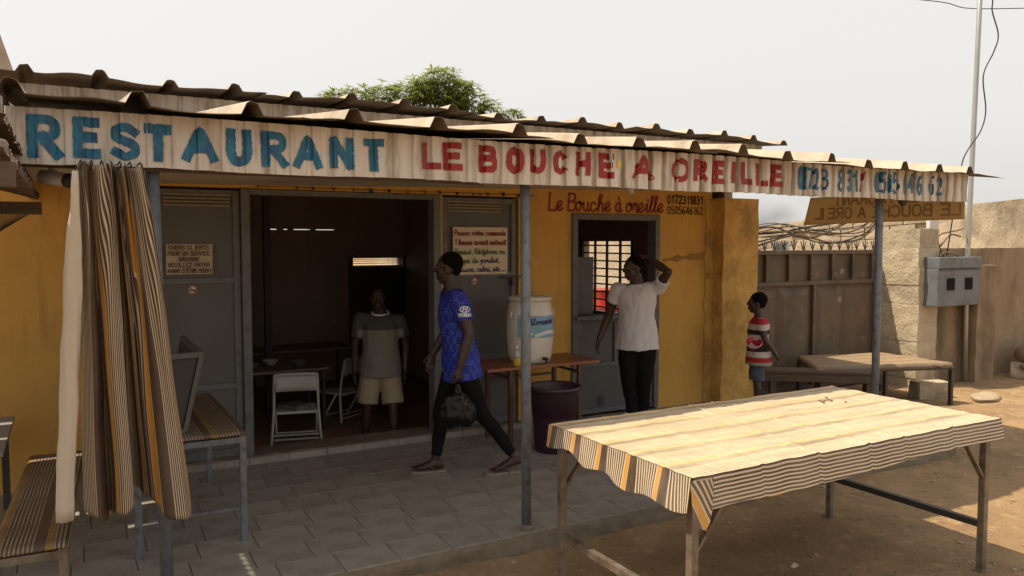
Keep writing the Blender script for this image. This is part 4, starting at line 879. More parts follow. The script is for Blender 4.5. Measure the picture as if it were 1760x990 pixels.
for i, (a, b) in enumerate(((6.77, 7.33), (7.36, 7.94), (8.02, 8.55), (8.58, 9.13))):
    q = [(a, .02), (b, .02), (b, 1.2), (a, 1.2)]; w = [(a + .09, .12), (b - .09, .12), (b - .09, 1.1), (a + .09, 1.1)]
    vs = [(x, 6.618, z) for x, z in q] + [(x, 6.585, z) for x, z in w]
    MB().add(vs, [(4, 5, 6, 7), (0, 1, 5, 4), (1, 2, 6, 5), (2, 3, 7, 6), (3, 0, 4, 7)]).build('pressed_panel', m_gate, t)
for i in range(15):
    x = 6.8 + i * .165
    MB().bar((x, 6.6, 1.645), (x - .05, 6.6, 1.76), .009).bar((x, 6.6, 1.645), (x + .05, 6.6, 1.76), .009).bar((x, 6.6, 1.645), (x, 6.6, 1.77), .009).build('spike', m_darksteel, t)
for i, (x, z) in enumerate(((7.15, 1.37), (8.5, 1.35), (8.42, 1.0))):
    mb = MB()
    for k in range(3): ribbon(mb, [Vector((x + k * .022, z, 0)), Vector((x + k * .022 + .006, z + .06, 0))], .006, lambda a, b, k_, yy=(6.612 if z > 1.3 else 6.577): Vector((a, yy, b)), k)
    mb.build('chalk_mark', m_paper, t)
t = thing('paper_scrap_notice', 'white printed paper stuck behind the gate spikes', 'notice', (7.45, 6.7, 1.7))
MB().grid(lambda u, v: Vector((7.32 + .28 * u, 6.66 + .01 * math.sin(u * 5), 1.62 + .14 * v)), 6, 4).build('sheet', m_white, t, solid=.002)
mb = MB()
for k in range(6): ribbon(mb, [Vector((7.36 + k * .035, 1.66, 0)), Vector((7.38 + k * .03, 1.7 + .02 * (k % 3), 0)), Vector((7.37 + k * .035, 1.73, 0))], .012, lambda a, b, k_: Vector((a, 6.645, b)), k)
mb.build('print', m_blackp, t)
t = thing('gate_pillar', 'rough cement block pillar on the right of the brown gate', 'pillar', (9.4, 6.3, -.1))
for i in range(9):
    mb = MB().box(9.205 + random.uniform(-.007, .007), 9.6 + random.uniform(-.006, .008), 6.02 + random.uniform(-.007, .007), 6.62, -.2 + i * .235, .033 + i * .235)
    rough(mb, 'block', m_block, t, .013, 9, 7)
MB().box(9.225, 9.585, 6.04, 6.6, -.2, 1.9).build('mortar_core', m_mortar, t)
t = thing('meter_wall', 'stained brown rendered boundary wall behind the grey meter box', 'wall', (11.6, 6.1, -.1))
rough(MB().box(9.6, 14.5, 6.06, 6.24, -.3, 1.67), 'wall_body', m_mud, t, .02, 22, 3)
rough(MB().box(10.2, 10.62, 5.86, 6.07, -.3, 1.45), 'buttress', m_mud, t, .015, 10, 4)
WP = [(12.75, 6.55, 2.42), (12.35, 7.91, 2.3), (11.7, 9.87, 2.15), (11.3, 10.89, 2.02), (10.9, 12, 1.99), (9.6, 15.6, 1.95), (7.5, 21, 1.9)]
t = thing('cement_wall', 'tall sunlit cement wall with sloping top beyond the gate', 'wall', (11.7, 9.9, -.1))
mb = MB()
for (a, b) in zip(WP, WP[1:]):
    A = Vector(a); Bv = Vector(b); d = (Bv - A); n = Vector((d.y, -d.x, 0)).normalized() * -.17
    if n.x < 0: n = -n
    A0 = A.copy(); B0 = Bv.copy(); A0.z = B0.z = -.3
    vs = [A0, B0, Bv, A, A0 + n, B0 + n, Bv + n, A + n]; mb.add(vs, [(0, 1, 2, 3), (4, 7, 6, 5), (3, 2, 6, 7), (0, 4, 5, 1), (0, 3, 7, 4), (1, 5, 6, 2)])
rough(mb, 'wall_body', m_render, t, .015, 9, 5)
bl = rough(MB().box(-.195, .195, -.03, .03, -.095, .095), 'block', m_block, t, .008, 5, 14); first = True
for a, b in zip(WP[1:], WP[2:5]):
    A = Vector(a); Bv = Vector(b); L = math.hypot(Bv.x - A.x, Bv.y - A.y); ang = math.atan2(Bv.y - A.y, Bv.x - A.x)
    for c in range(4):
        s = .2 + (.2 if c % 2 else 0)
        while s < L - .15:
            p = A.lerp(Bv, s / L); z = p.z - .13 - c * .205
            o = bl if first else bl.copy()
            if first:
                first = False
                for v in o.data.vertices: v.co += ROOT[t.name]
            else: COL.objects.link(o); o.parent = t
            o.location = Vector((p.x, p.y, z)) - ROOT[t.name] + Vector((-.02, 0, 0)) ; o.rotation_euler = (0, math.atan2(A.z - Bv.z, L) * 1, ang); s += .405
t = thing('meter_box', 'grey twin window electricity meter box on the stained wall', 'meter box', (9.75, 5.9, .95))
MB().box(9.3, 10.2, 5.83, 6.04, .95, 1.42).build('cabinet', m_meter, t, bevel=.008)
for a, b in ((9.3, 9.74), (9.75, 10.2)): MB().box(a, b, 5.815, 6.03, 1.423, 1.56).build('hood', m_meter, t, bevel=.006)
for a in (9.48, 9.86): MB().box(a, a + .15, 5.82, 5.829, 1.15, 1.3).build('meter_window', m_blackp, t)
MB().box(9.32, 10.18, 5.824, 5.8295, 1.4, 1.415).build('seam', m_darksteel, t)
t = thing('service_pole', 'thin galvanised service pole rising behind the meter box with a twisted cable', 'pole', (10.1, 5.95, -.1))
MB().tube([(10.1, 5.93, -.12), (10.13, 5.97, 1.5), (10.2, 5.97, 4.2), (10.24, 5.97, 6.2)], .03, 12).build('pipe', m_galv, t, smooth=True)
MB().tube(catmull([(10.34, 5.88, 5.4), (10.34, 5.88, 4.83), (10.34, 5.88, 4.68), (10.49, 5.88, 4.41), (10.4, 5.88, 4.18), (10.19, 5.88, 3.86), (10.27, 5.88, 3.43), (10.17, 5.88, 3.16), (9.93, 5.88, 2.93), (9.79, 5.88, 2.72), (9.7, 5.9, 2.2), (9.7, 5.98, 1.58)], 6), .008, 6).build('cable', m_cable, t, smooth=True)
t = thing('wall_junction', 'small white junction box and dry twisted wires above the meter box', 'junction box', (9.6, 6.0, 1.7))
MB().box(9.68, 9.87, 6.2, 6.26, 1.9, 2.06).build('box', m_whitemetal, t, bevel=.01)
for pts in ([(9.7, 6.02, 1.56), (9.62, 6.05, 1.75), (9.72, 6.08, 1.85), (9.95, 6.0, 1.9), (10.1, 6.02, 1.93)], [(9.64, 6.03, 1.7), (9.85, 6.03, 1.84), (10.02, 6.0, 1.82)], [(9.5, 5.95, 1.57), (9.6, 5.95, 1.62), (9.8, 5.95, 1.6), (9.9, 5.95, 1.565)], [(9.76, 6.2, 1.9), (9.72, 6.12, 1.75), (9.66, 6.05, 1.6)]):
    MB().tube(catmull(pts, 6), .011, 6).build('wire', m_log, t, smooth=True)
for i in range(9):
    z0 = random.uniform(1.72, 1.95); x0 = 6.7 + random.uniform(0, .6)
    pts = [(x0, 6.75, z0 - .05), (x0 + .7, 6.8, z0 + random.uniform(-.06, .08)), (x0 + 1.4, 6.8, z0 + random.uniform(-.1, .12)), (9.1, 6.75, random.uniform(1.8, 2.15)), (9.3, 6.66, random.uniform(2.0, 2.25))]
    o = MB().tube(catmull(pts, 7), random.choice((.006, .009, .012)), 6).build('slack_cable', (m_cable, m_log)[i % 2], None, smooth=True)
    tag(o, ('black' if i % 2 == 0 else 'dusty brown') + ' slack cable in the tangle looping over the brown gate', 'cable', 'tangled cables over the gate')
for z, dz in ((0, 0), (.22, .1)):
    o = MB().tube(catmull([(9.5, 11.2, 6.48 + z), (13.38, 8.85, 6.06 + z), (14.95, 7.95, 5.91 + z + dz), (22, 3.5, 6.2 + z)], 8), .008, 5).build('overhead_wire', m_cable, None)
    tag(o, 'lower overhead wire crossing the upper right corner' if z == 0 else 'upper overhead wire crossing the upper right corner', 'wire')
# stones, block, logs
def stone(name, lab, loc, size, rz, mat=m_stone, cat='stone', f=2.2):
    mb = MB().ball((0, 0, 0), (size[0], size[1], size[2]), n=14); me = mb.mesh(name)
    for v in me.vertices:
        v.co *= 1 + .28 * noise.noise(v.co.normalized() * f + Vector(loc)); v.co.z = max(-size[2] * .6, min(size[2] * .7, v.co.z))
    o = put(me, name, mat, None); o.location = loc; o.rotation_euler = (0, 0, rz); tag(o, lab, cat); return o
stone('flat_stone', 'flat pale stone slab lying on the sunlit dirt at right', (9.3, 5.2, -.06), (.3, .14, .05), .3)
o = rough(MB().box(-.2, .2, -.1, .1, 0, .2), 'cement_block', m_block, None, .015, 6, 9); o.location = (8.86, 5.62, -.1); o.rotation_euler = (0, 0, R(-20)); tag(o, 'broken cement block at the foot of the gate pillar', 'block')
o = rough(MB().box(-.22, .22, -.12, .12, 0, .2), 'cement_block', m_block, None, .015, 6, 9); o.location = (11.2, 5.75, -.06); o.rotation_euler = (0, 0, R(10)); tag(o, 'cement block under the dry log at the right edge', 'block')
for i, (x, y, z, r, rz) in enumerate(((11.62, 5.78, .24, .1, .1), (11.85, 5.6, .2, .045, -.2), (11.5, 5.95, .08, .05, .5))):
    o = MB().tube([(-.6, 0, .02), (-.2, .02, 0), (.2, -.01, .02), (.7, .02, 0)], [r, r * 1.06, r, r * .9], 12).build('dry_log', m_log, None, smooth=True); o.location = (x, y, z); o.rotation_euler = (0, 0, rz)
    tag(o, ('thick dry log lying on the cement block at the right edge', 'thin dry branch in front of the thick log at the right edge', 'thin dry branch behind the cement block at the right edge')[i], 'log')
mb = MB()
for i in range(900):
    x = random.uniform(.6, 10.5); y = random.uniform(2.2, 3.93) if x < 6.6 else random.uniform(2.2, 5.7); r = random.uniform(.003, .011) if random.random() < .93 else random.uniform(.012, .025)
    mb.ball((x, y, gh(x, y) + r * .3), (r, r * random.uniform(.6, 1), r * .6), n=6)
o = mb.build('pebbles', m_stone); o['kind'] = 'stuff'; o['label'] = 'small pebbles and crumbs scattered over the bare dirt'; o['category'] = 'pebbles'
for i, (x, y, lab) in enumerate(((3.55, 3.02, 'thin pale scrap of paper on the shaded dirt under the long table'), (1.75, 3.72, 'small pale scrap of paper on the dirt beside the porch edge'), (7.4, 4.3, 'pale scrap of paper on the sunlit dirt beyond the long table'))):
    mb = MB().grid(lambda u, v: Vector(((u - .5) * .06, (v - .5) * .03, .004 + .01 * u * v + .004 * math.sin(u * 6))), 6, 3); o = mb.build('paper_scrap', m_paper, None); o.location = (x, y, gh(x, y) + .003); o.rotation_euler = (0, 0, i * 1.1 + .4); tag(o, lab, 'litter')
# something red parked in the yard, seen through the side window
t = thing('red_drum', 'red drum standing in the yard seen through the barred window', 'drum', (8.8, 12.0, -.1))
MB().lathe([(.3, -.1), (.3, .2), (.315, .22), (.3, .24), (.3, .5), (.315, .52), (.3, .54), (.3, .85), (.31, .87), (.28, .86)], (8.8, 12.0, 0), 24).build('shell', m_redcar, t, smooth=True)

# ------------------------------------------------------------------ mango tree behind the roof
TDZ = .2
t = thing('mango_tree', 'mango tree with dense narrow leaves rising behind the roof', 'tree', (6.3, 14.2, -.1))
tk = MB().tube(catmull([(6.3, 14.2, -.15), (6.35, 14.2, 1.5), (6.25, 14.25, 2.8)], 5), .16, 12)
tk.build('trunk', m_bark, t, smooth=True)
lb = MB(); ends = []
CL = [(6.3, 14.2, 4.25, .62), (5.8, 14.1, 4.15, .5), (6.85, 14.2, 4.2, .55), (6.4, 14.0, 4.55, .38), (6.75, 14.3, 4.5, .32), (5.3, 14.1, 4.15, .38), (4.85, 14.1, 4.15, .3), (4.35, 14.0, 4.05, .22), (7.35, 14.1, 4.0, .36), (7.85, 14.0, 4.05, .2), (6.2, 14.3, 3.7, .8), (5.4, 14.3, 3.6, .6), (7.1, 14.3, 3.6, .6), (5.95, 13.9, 4.45, .25)]
CL = [(6.3 + (x - 6.3) * 1.08, y, z + TDZ, r * 1.12) for x, y, z, r in CL]
for x, y, z, r in CL: lb.tube(bez((6.25, 14.25, 2.7), ((6.25 + x) / 2, 14.3, 3.4), (x, y, z), 8), [.05 - .005 * k for k in range(9)], 6)
lb.build('limb', m_bark, t, smooth=True)
mb = MB()
def leafs(c, d, n, ln):
    for k in range(n):
        a = 2 * math.pi * k / n + random.uniform(-.3, .3); side = Vector((math.cos(a), math.sin(a), random.uniform(-.7, .25))).normalized()
        l = ln * random.uniform(.7, 1.15); q = (side * .8 + d * .5).normalized(); w = q.cross(Vector((0, 0, 1))).normalized() * l * .115; dn = Vector((0, 0, -l * .2))
        mb.add([c, c + q * l * .45 + w, c + q * l + dn, c + q * l * .45 - w, c + q * l * .45 + Vector((0, 0, -l * .03))], [(0, 1, 4), (1, 2, 4), (2, 3, 4), (3, 0, 4)])
for x, y, z, r in CL:
    for i in range(int(520 * r * r) + 40):
        d = Vector((random.gauss(0, 1), random.gauss(0, 1), random.gauss(0, 1))).normalized(); rr = r * random.uniform(.55, 1.08) * (1 + .3 * noise.noise(d * 2 + Vector((x, y, z))))
        c = Vector((x, y, z)) + Vector((d.x, d.y, d.z * .8)) * rr; leafs(c, d, random.randint(6, 9), random.uniform(.12, .2))
mb.build('crown', m_leaf, t)

# ------------------------------------------------------------------ people
def frame(f, u=(0, 0, 1)):
    f = Vector(f).normalized(); r = f.cross(Vector(u)).normalized(); return r, f, r.cross(f).normalized()
def hand(mb, w, d, nrm, s, curl=.5, thumb=1):
    """palm from wrist w along d; nrm = palm side; five separate fingers"""
    d = Vector(d).normalized(); nrm = Vector(nrm); nrm = (nrm - d * nrm.dot(d)).normalized(); sd = d.cross(nrm).normalized() * thumb
    w = Vector(w); P = w + d * .085 * s
    mb.rings([(w + d * t * s, sd * a * s, nrm * b * s) for t, a, b in ((-.01, .026, .022), (.02, .032, .02), (.05, .04, .019), (.08, .041, .017), (.095, .036, .014))], 12)
    for i, (off, ln) in enumerate(((.031, .07), (.011, .08), (-.01, .075), (-.03, .058))):
        p = P + sd * off * s - d * .004 * (abs(i - 1.2)) * s; q = d.copy(); pts = [p]; rr = [.0098 * s]
        for k, fr in enumerate((.42, .32, .26)):
            a = curl * (.55 + .5 * k) * (1 + .1 * i); q = (d * math.cos(a) + nrm * math.sin(a) + sd * off * .8).normalized(); p = p + q * ln * fr * s; pts.append(p); rr.append((.0092 - .0009 * k) * s)
        mb.limb(pts, rr, 8)
    p = w + d * .025 * s + sd * .03 * s; q = (d * .75 + sd * .6 + nrm * .35).normalized(); p2 = p + q * .042 * s; q2 = (d * .9 + sd * .15 + nrm * .4).normalized()
    mb.limb([p, p2, p2 + q2 * .03 * s], [.013 * s, .0105 * s, .0088 * s], 8)
def foot(mb, an, d, s, z0):
    d = Vector(d).normalized(); r = d.cross(Vector((0, 0, 1))); an = Vector(an)
    mb.rings([(an + d * t * s + Vector((0, 0, z - 0)), r * a * s, Vector((0, 0, b * s))) for t, z, a, b in ((-.065, -.055 * s, .02, .02), (-.05, -.045 * s, .033, .035), (0, -.035 * s, .036, .046), (.06, -.048 * s, .04, .034), (.12, -.06 * s, .046, .022), (.155, -.064 * s, .044, .018))], 12)
    for i in range(5):
        b = an + d * (.15 - .007 * i * i * .5) * s + r * (.034 - .0165 * i) * s + Vector((0, 0, -.066 * s)); mb.limb([b, b + d * (.035 if i == 0 else .024) * s], [(.013 if i == 0 else .0095) * s, (.011 if i == 0 else .008) * s], 8)
def head(mb, c, f, s, u=(0, 0, 1), eyes=None):
    r, f, up = frame(f, u); c = Vector(c); A = (r, f, up); P = lambda x, y, z: c + (r * x + f * y + up * z) * s
    mb.ball(P(0, -.012, .03), (.074 * s, .094 * s, .088 * s), A, 24); mb.ball(P(0, .018, -.03), (.06 * s, .07 * s, .075 * s), A, 20); mb.ball(P(0, .045, -.085), (.036 * s, .034 * s, .026 * s), A, 14)
    mb.ball(P(0, .02, -.065), (.052 * s, .06 * s, .042 * s), A, 16)
    mb.limb([P(0, .085, .022), P(0, .1, -.012)], [.011 * s, .015 * s], 10); mb.limb([P(-.016, .088, -.018), P(.016, .088, -.018)], [.011 * s, .011 * s], 8)
    mb.limb([P(-.035, .074, .034), P(0, .082, .032), P(.035, .074, .034)], [.011 * s, .012 * s, .011 * s], 8)
    mb.limb([P(-.02, .082, -.05), P(0, .09, -.047), P(.02, .082, -.05)], [.008 * s, .01 * s, .008 * s], 8); mb.limb([P(-.017, .08, -.064), P(0, .087, -.066), P(.017, .08, -.064)], [.008 * s, .0105 * s, .008 * s], 8)
    for k in (-1, 1): mb.ball(P(k * .04, .056, -.012), (.02 * s, .018 * s, .018 * s), A, 10); mb.rings([(P(k * .07, -.005, z), r * .008 * s * k + f * .004 * s, f * w * s) for z, w in ((-.035, .008), (-.015, .014), (.008, .019), (.022, .014), (.028, .006))], 10)
    return A, P
def hairmesh(c, f, s, u=(0, 0, 1), thick=1.0):
    r, f, up = frame(f, u); c = Vector(c); A = (r, f, up)
    mb = MB().ball(c + (f * -.022 + up * .043) * s, (.078 * s * thick, .09 * s * thick, .084 * s * thick), A, 24)
    mb.ball(c + (f * -.046 + up * .006) * s, (.062 * s * thick, .052 * s * thick, .064 * s), A, 20)
    return blob(mb, .006, 4)
def eyes(parent, P, s):
    for k in (-1, 1):
        e = MB().ball(P(k * .03, .0675, .014), .0115 * s, n=12).build('eye', M('eye_white', (.2, .17, .15), .3, amt=.1, bump=0), parent, local=True, smooth=True)
        MB().ball(P(k * .03, .0745, .014), .006 * s, n=10).build('iris', m_blackp, e, local=True, smooth=True)
def torso(mb, pel, nk, wd, rows, side=None):
    """rows: (t along spine, half width, half depth, forward shift)"""
    pel = Vector(pel); nk = Vector(nk); ax = (nk - pel).normalized(); sd = Vector(side or (1, 0, 0)); sd = (sd - ax * sd.dot(ax)).normalized(); fw_ = ax.cross(sd)
    L = (nk - pel).length; fw_ = -fw_ if fw_.y < 0 else fw_
    mb.rings([(pel + ax * L * t + fw_ * sh * wd, sd * a * wd, fw_ * b * wd) for t, a, b, sh in rows], 24)
BODY = [(-.16, .08, .075, 0), (-.1, .135, .1, 0), (0, .155, .108, -.005), (.2, .142, .1, 0), (.4, .13, .095, .006), (.62, .15, .108, .004), (.8, .165, .105, 0), (.9, .15, .085, -.004), (.97, .09, .062, -.006), (1.03, .055, .052, -.004)]
SHIRT = lambda hem: [(hem, .205, .162, -.004), (hem + .1, .2, .156, -.004), (.1, .188, .14, 0), (.25, .174, .126, .002), (.42, .165, .122, .008), (.62, .178, .13, .006), (.8, .186, .122, 0), (.9, .168, .1, -.004), (.965, .11, .078, -.004), (1.0, .074, .066, -.002)]
def build_person(label, loc, rz, s, J, clothes, hands, headdir, headup=(0, 0, 1), hs=None, feet=True, eyed=True, hem=-.2, sleeve=.62, hairk=1.0, group=None, fwdfeet=None):
    hs = hs or s * 1.06; t = thing('person', label, 'person', loc, rz); V = {k: Vector(v) for k, v in J.items()}
    b = MB(); torso(b, V['pel'], V['nk'], s, BODY, V['shR'] - V['shL'])
    ax = (V['nk'] - V['pel']).normalized()
    b.limb([V['nk'] - ax * .02 * s, V['nk'] + (V['hd'] - V['nk']) * .6], [.066 * s, .06 * s], 14); b.tube([V['nk'], V['hd']], [.064 * s, .056 * s], 14)
    A, P = head(b, V['hd'], headdir, hs, headup)
    for q in 'LR':
        sh, el, wr = V['sh' + q], V['el' + q], V['wr' + q]; m1 = sh.lerp(el, .45); m2 = el.lerp(wr, .3)
        b.limb([sh, m1, el, m2, wr], [.057 * s, .051 * s, .042 * s, .043 * s, .028 * s], 14); b.limb([V['nk'] - ax * .06 * s, sh], [.06 * s, .056 * s], 12)
        if hands.get(q): d, n_, cu, th = hands[q]; hand(b, wr, d, n_, s, cu, th)
        hp, kn, an = V['hp' + q], V['kn' + q], V['an' + q]; fd = (fwdfeet or {}).get(q, (0, 1, 0))
        b.limb([hp, hp.lerp(kn, .4), kn, kn.lerp(an, .3) + Vector((0, -.012 * s, 0)), kn.lerp(an, .7), an], [.085 * s, .074 * s, .05 * s, .052 * s, .037 * s, .033 * s], 14)
        if feet: foot(b, an, fd, s, 0)
    body = put(blob(b, .0065 * max(.8, s), 5), 'body', m_skin, t)
    if eyed: eyes(body, P, hs)
    put(hairmesh(V['hd'], headdir, hs, headup, hairk), 'hair', m_hair, body)
    # shirt
    m = MB(); torso(m, V['pel'], V['nk'], s * clothes.get('loose', 1.0), SHIRT(hem), V['shR'] - V['shL'])
    for q in 'LR':
        sh, el = V['sh' + q], V['el' + q]; e = sh.lerp(el, sleeve); d = (el - sh).normalized()
        m.limb([V['nk'] - ax * .075 * s, sh - ax * .006], [.075 * s, .073 * s], 14); m.tube([sh, sh.lerp(el, sleeve * .5), e], [.073 * s, .072 * s, .074 * s], 16); m.ball(sh, .073 * s)
    me = blob(m, .008, 5); wrinkle(me, clothes.get('wr', .009), seed=loc[0]); sh_ = put(me, 'shirt', clothes['shirt'], t)
    for p in me.polygons: p.use_smooth = True
    # legs wear
    m = MB(); tl = clothes.get('leg', .97); lr_ = clothes.get('lr', (.1, .088, .066, .062, .05))
    torso(m, V['pel'], V['nk'], s, [(-.17, .1, .09, 0), (-.1, .158, .118, 0), (-.02, .162, .114, -.004), (.06, .15, .105, 0)], V['shR'] - V['shL'])
    for q in 'LR':
        hp, kn, an = V['hp' + q], V['kn' + q], V['an' + q]
        pts = [hp, hp.lerp(kn, .45), kn, kn.lerp(an, .35) + Vector((0, -.012 * s, 0)), kn.lerp(an, tl)] if tl > 0 else [hp, hp.lerp(kn, .5), hp.lerp(kn, 1 + tl)]
        m.tube(pts, [r * s for r in lr_[:len(pts)]], 16); m.ball(hp, lr_[0] * s * .99)
        for p, r in list(zip(pts, lr_))[1:-1]: m.ball(p, r * s * .985)
    me = blob(m, .008, 4); wrinkle(me, .007, (8, 8, 9), seed=loc[1]); put(me, 'trousers' if tl > 0 else 'shorts', clothes['legs'], t)
    for p in me.polygons: p.use_smooth = True
    return t, V, P, body, sh_
def sandal(t, an, d, s, tilt=0):
    d = Vector(d).normalized(); an = Vector(an); r = d.cross(Vector((0, 0, 1))); up = Vector((0, 0, 1))
    z = -.086 * s; m = MB(); ring = []
    prof = [(-.085, .018), (-.07, .034), (-.03, .038), (.03, .037), (.09, .046), (.15, .048), (.185, .036), (.2, .015)]
    vs = [an + d * t_ * s + r * w * s * k + up * (z + e) for e in (0, -.016) for k in (1, -1) for t_, w in prof]; n = len(prof); fs = []
    for i in range(n - 1): fs += [(i, i + 1, n + i + 1, n + i), (2 * n + i, 3 * n + i, 3 * n + i + 1, 2 * n + i + 1), (i, 2 * n + i, 2 * n + i + 1, i + 1), (n + i, n + i + 1, 3 * n + i + 1, 3 * n + i)]
    fs += [(0, n, 3 * n, 2 * n), (n - 1, 3 * n - 1, 4 * n - 1, 2 * n - 1)]
    o = m.add(vs, fs).build('sandal', m_sandal, t, local=True)
    m = MB()
    for k in (1, -1): m.tube(bez(an + d * .13 * s + up * (z + .025), an + d * .075 * s + r * .03 * k * s + up * (z + .075), an + d * .01 * s + r * .042 * k * s + up * z, 8), .006, 6)
    m.build('strap', m_strap, o, local=True, smooth=True)
# --- man walking across the porch in a blue jersey
s = .965
J = dict(pel=(0, -.01, .87), nk=(0, .045, 1.39), hd=(.0, .075, 1.545), shL=(-.185, .035, 1.34), shR=(.185, .045, 1.34), elL=(-.225, -.035, 1.08), wrL=(-.235, .035, .84), elR=(.22, .05, 1.07), wrR=(.22, .17, .88),
         hpL=(-.085, -.01, .83), knL=(-.085, -.15, .465), anL=(-.085, -.40, .125), hpR=(.085, -.0, .83), knR=(.085, .13, .46), anR=(.085, .17, .095))
t, V, P, body, shirt = build_person('man in a blue checked jersey and black trousers striding left with a black bag', (2.53, 5.3, .006), R(74), s, J,
    dict(shirt=mj, legs=m_black, lr=(.1, .085, .062, .058, .045), leg=.93), {'L': ((.0, .12, -1), (.6, .6, -.1), .9, -1), 'R': ((0, .2, -1), (-1, 0, 0), .5, 1)}, (.42, 1, -.05), hem=-.28, sleeve=.62, eyed=True, fwdfeet={'L': (0, 1, -.22)})
sandal(t, V['anR'], (0, 1, 0), s); sandal(t, V['anL'] + Vector((0, .03, -.028)), (0, 1, -.02), s)
MB().tube([V['wrL'] + Vector((.028 * math.cos(a), .03 * math.sin(a), .012 + .004 * math.sin(a))) for a in [i * math.pi / 8 for i in range(17)]], .006, 6).build('wristwatch', m_darksteel, body, local=True, smooth=True)
bvh = BVHTree.FromPolygons([v.co.copy() for v in shirt.data.vertices], [tuple(p.vertices) for p in shirt.data.polygons])
def onshirt(x, y, k):      # left sleeve print: x towards the back, y up
    h = bvh.ray_cast(Vector((-1, -x, y)), Vector((1, 0, 0))); q = h[0] if h[0] else Vector((-.26, -x, y)); return q + Vector((-.004 - .0004 * k, 0, 0))
mb = MB(); cx_, cz_ = .0, 1.262
ribbon(mb, [Vector((cx_ + .036 * math.cos(a * math.pi / 12), cz_ + .02 * math.sin(a * math.pi / 12), 0)) for a in range(25)], .007, onshirt, 0, 0, False)
for k, P_ in enumerate(([(-.02, -.014), (-.008, .014)], [(.006, -.014), (.02, .014)], [(-.014, -.002), (.0, .003), (.014, .002)])): ribbon(mb, [Vector((cx_ + a, cz_ + b, 0)) for a, b in P_], .008, onshirt, k + 1, 0)
w_ = write('HYUNDAI', cx_ - .044, cz_ - .05, .022, .0055, onshirt, width=.088, gap=1.4); mb.add(w_.v, w_.f); mb.build('sleeve_print', m_white, shirt, local=True)
# his bag
h = Matrix.Rotation(R(74), 3, 'Z') @ (V['wrL'] + Vector((0, .03, -.12))) + Vector((2.53, 5.3, 0))
mb = MB(); mb.rings([(h + Vector((x, -.03, z)), Vector((a, 0, 0)), Vector((0, b, 0))) for z, a, b, x in ((.02, .012, .012, 0), (-.03, .03, .02, 0), (-.07, .085, .04, -.005), (-.13, .13, .06, .0), (-.2, .15, .07, .005), (-.26, .14, .065, .015), (-.3, .08, .04, .02))], 28)
me = blob(mb, .007, 2); wrinkle(me, .017, (13, 13, 7), 4); wrinkle(me, .004, (24, 24, 10), 9)
o = put(me, 'plastic_bag', m_bag, None); tag(o, 'black plastic bag hanging from the hand of the man in blue', 'bag')
# --- man in a white T-shirt, hand on head
s = .94
J = dict(pel=(0, 0, .85), nk=(.01, .01, 1.36), hd=(.035, .045, 1.5), shL=(-.185, .0, 1.33), shR=(.185, .0, 1.30), elL=(-.285, .14, 1.475), wrL=(-.085, .035, 1.605), elR=(.27, -.03, 1.06), wrR=(.35, .05, .84),
         hpL=(-.085, 0, .81), knL=(-.07, .05, .45), anL=(-.06, -.03, .09), hpR=(.085, 0, .81), knR=(.07, .1, .45), anR=(.03, .02, .09))
t, V, P, body, shirt = build_person('man in white T-shirt and black trousers with one hand on his head', (4.6, 5.78, .006), R(136), s, J,
    dict(shirt=m_whitecloth, legs=m_black, leg=.96, lr=(.108, .096, .072, .066, .055), loose=1.06, wr=.012), {'L': ((.9, -.25, .12), (.1, -.3, -1), .45, 1), 'R': ((.25, .25, -1), (-1, .2, 0), .45, 1)}, (1, .55, -.12), hem=-.2, sleeve=.5)
# --- man standing inside the doorway
s = .91
J = dict(pel=(0, 0, .80), nk=(0, .0, 1.30), hd=(.025, .035, 1.435), shL=(-.178, 0, 1.235), shR=(.182, 0, 1.255), elL=(-.235, -.03, 1.0), wrL=(-.225, .05, .77), elR=(.24, -.02, 1.0), wrR=(.24, .09, .79),
         hpL=(-.09, 0, .76), knL=(-.11, .1, .42), anL=(-.12, .13, .088), hpR=(.09, 0, .76), knR=(.13, .03, .42), anR=(.16, .0, .088))
t, V, P, body, shirt = build_person('man in a grey T-shirt and khaki shorts standing in the dark doorway', (2.52, 6.98, FZ + .004), R(160), s, J,
    dict(shirt=m_greycloth, legs=m_khaki, leg=-.12, lr=(.112, .112, .115), loose=1.1), {'L': ((-.05, .1, -1), (1, 0, 0), .4, -1), 'R': ((.05, .1, -1), (-1, 0, 0), .4, 1)}, (-.05, 1, -.05), hem=-.18, sleeve=.66)
bvh2 = BVHTree.FromPolygons([v.co.copy() for v in shirt.data.vertices], [tuple(p.vertices) for p in shirt.data.polygons])
shirt.data.materials.append(m_darkgrey)
for p in shirt.data.polygons:
    if p.center.z > 1.155 or (abs(p.center.x) > .21 and p.center.z > 1.0): p.material_index = 1
MB().tube([Vector((.078 * math.cos(a), .0 + .07 * math.sin(a), 1.305 - .018 * math.sin(a))) for a in [i * math.pi / 14 for i in range(29)]], .011, 8).build('collar', m_whitecloth, shirt, local=True, smooth=True)
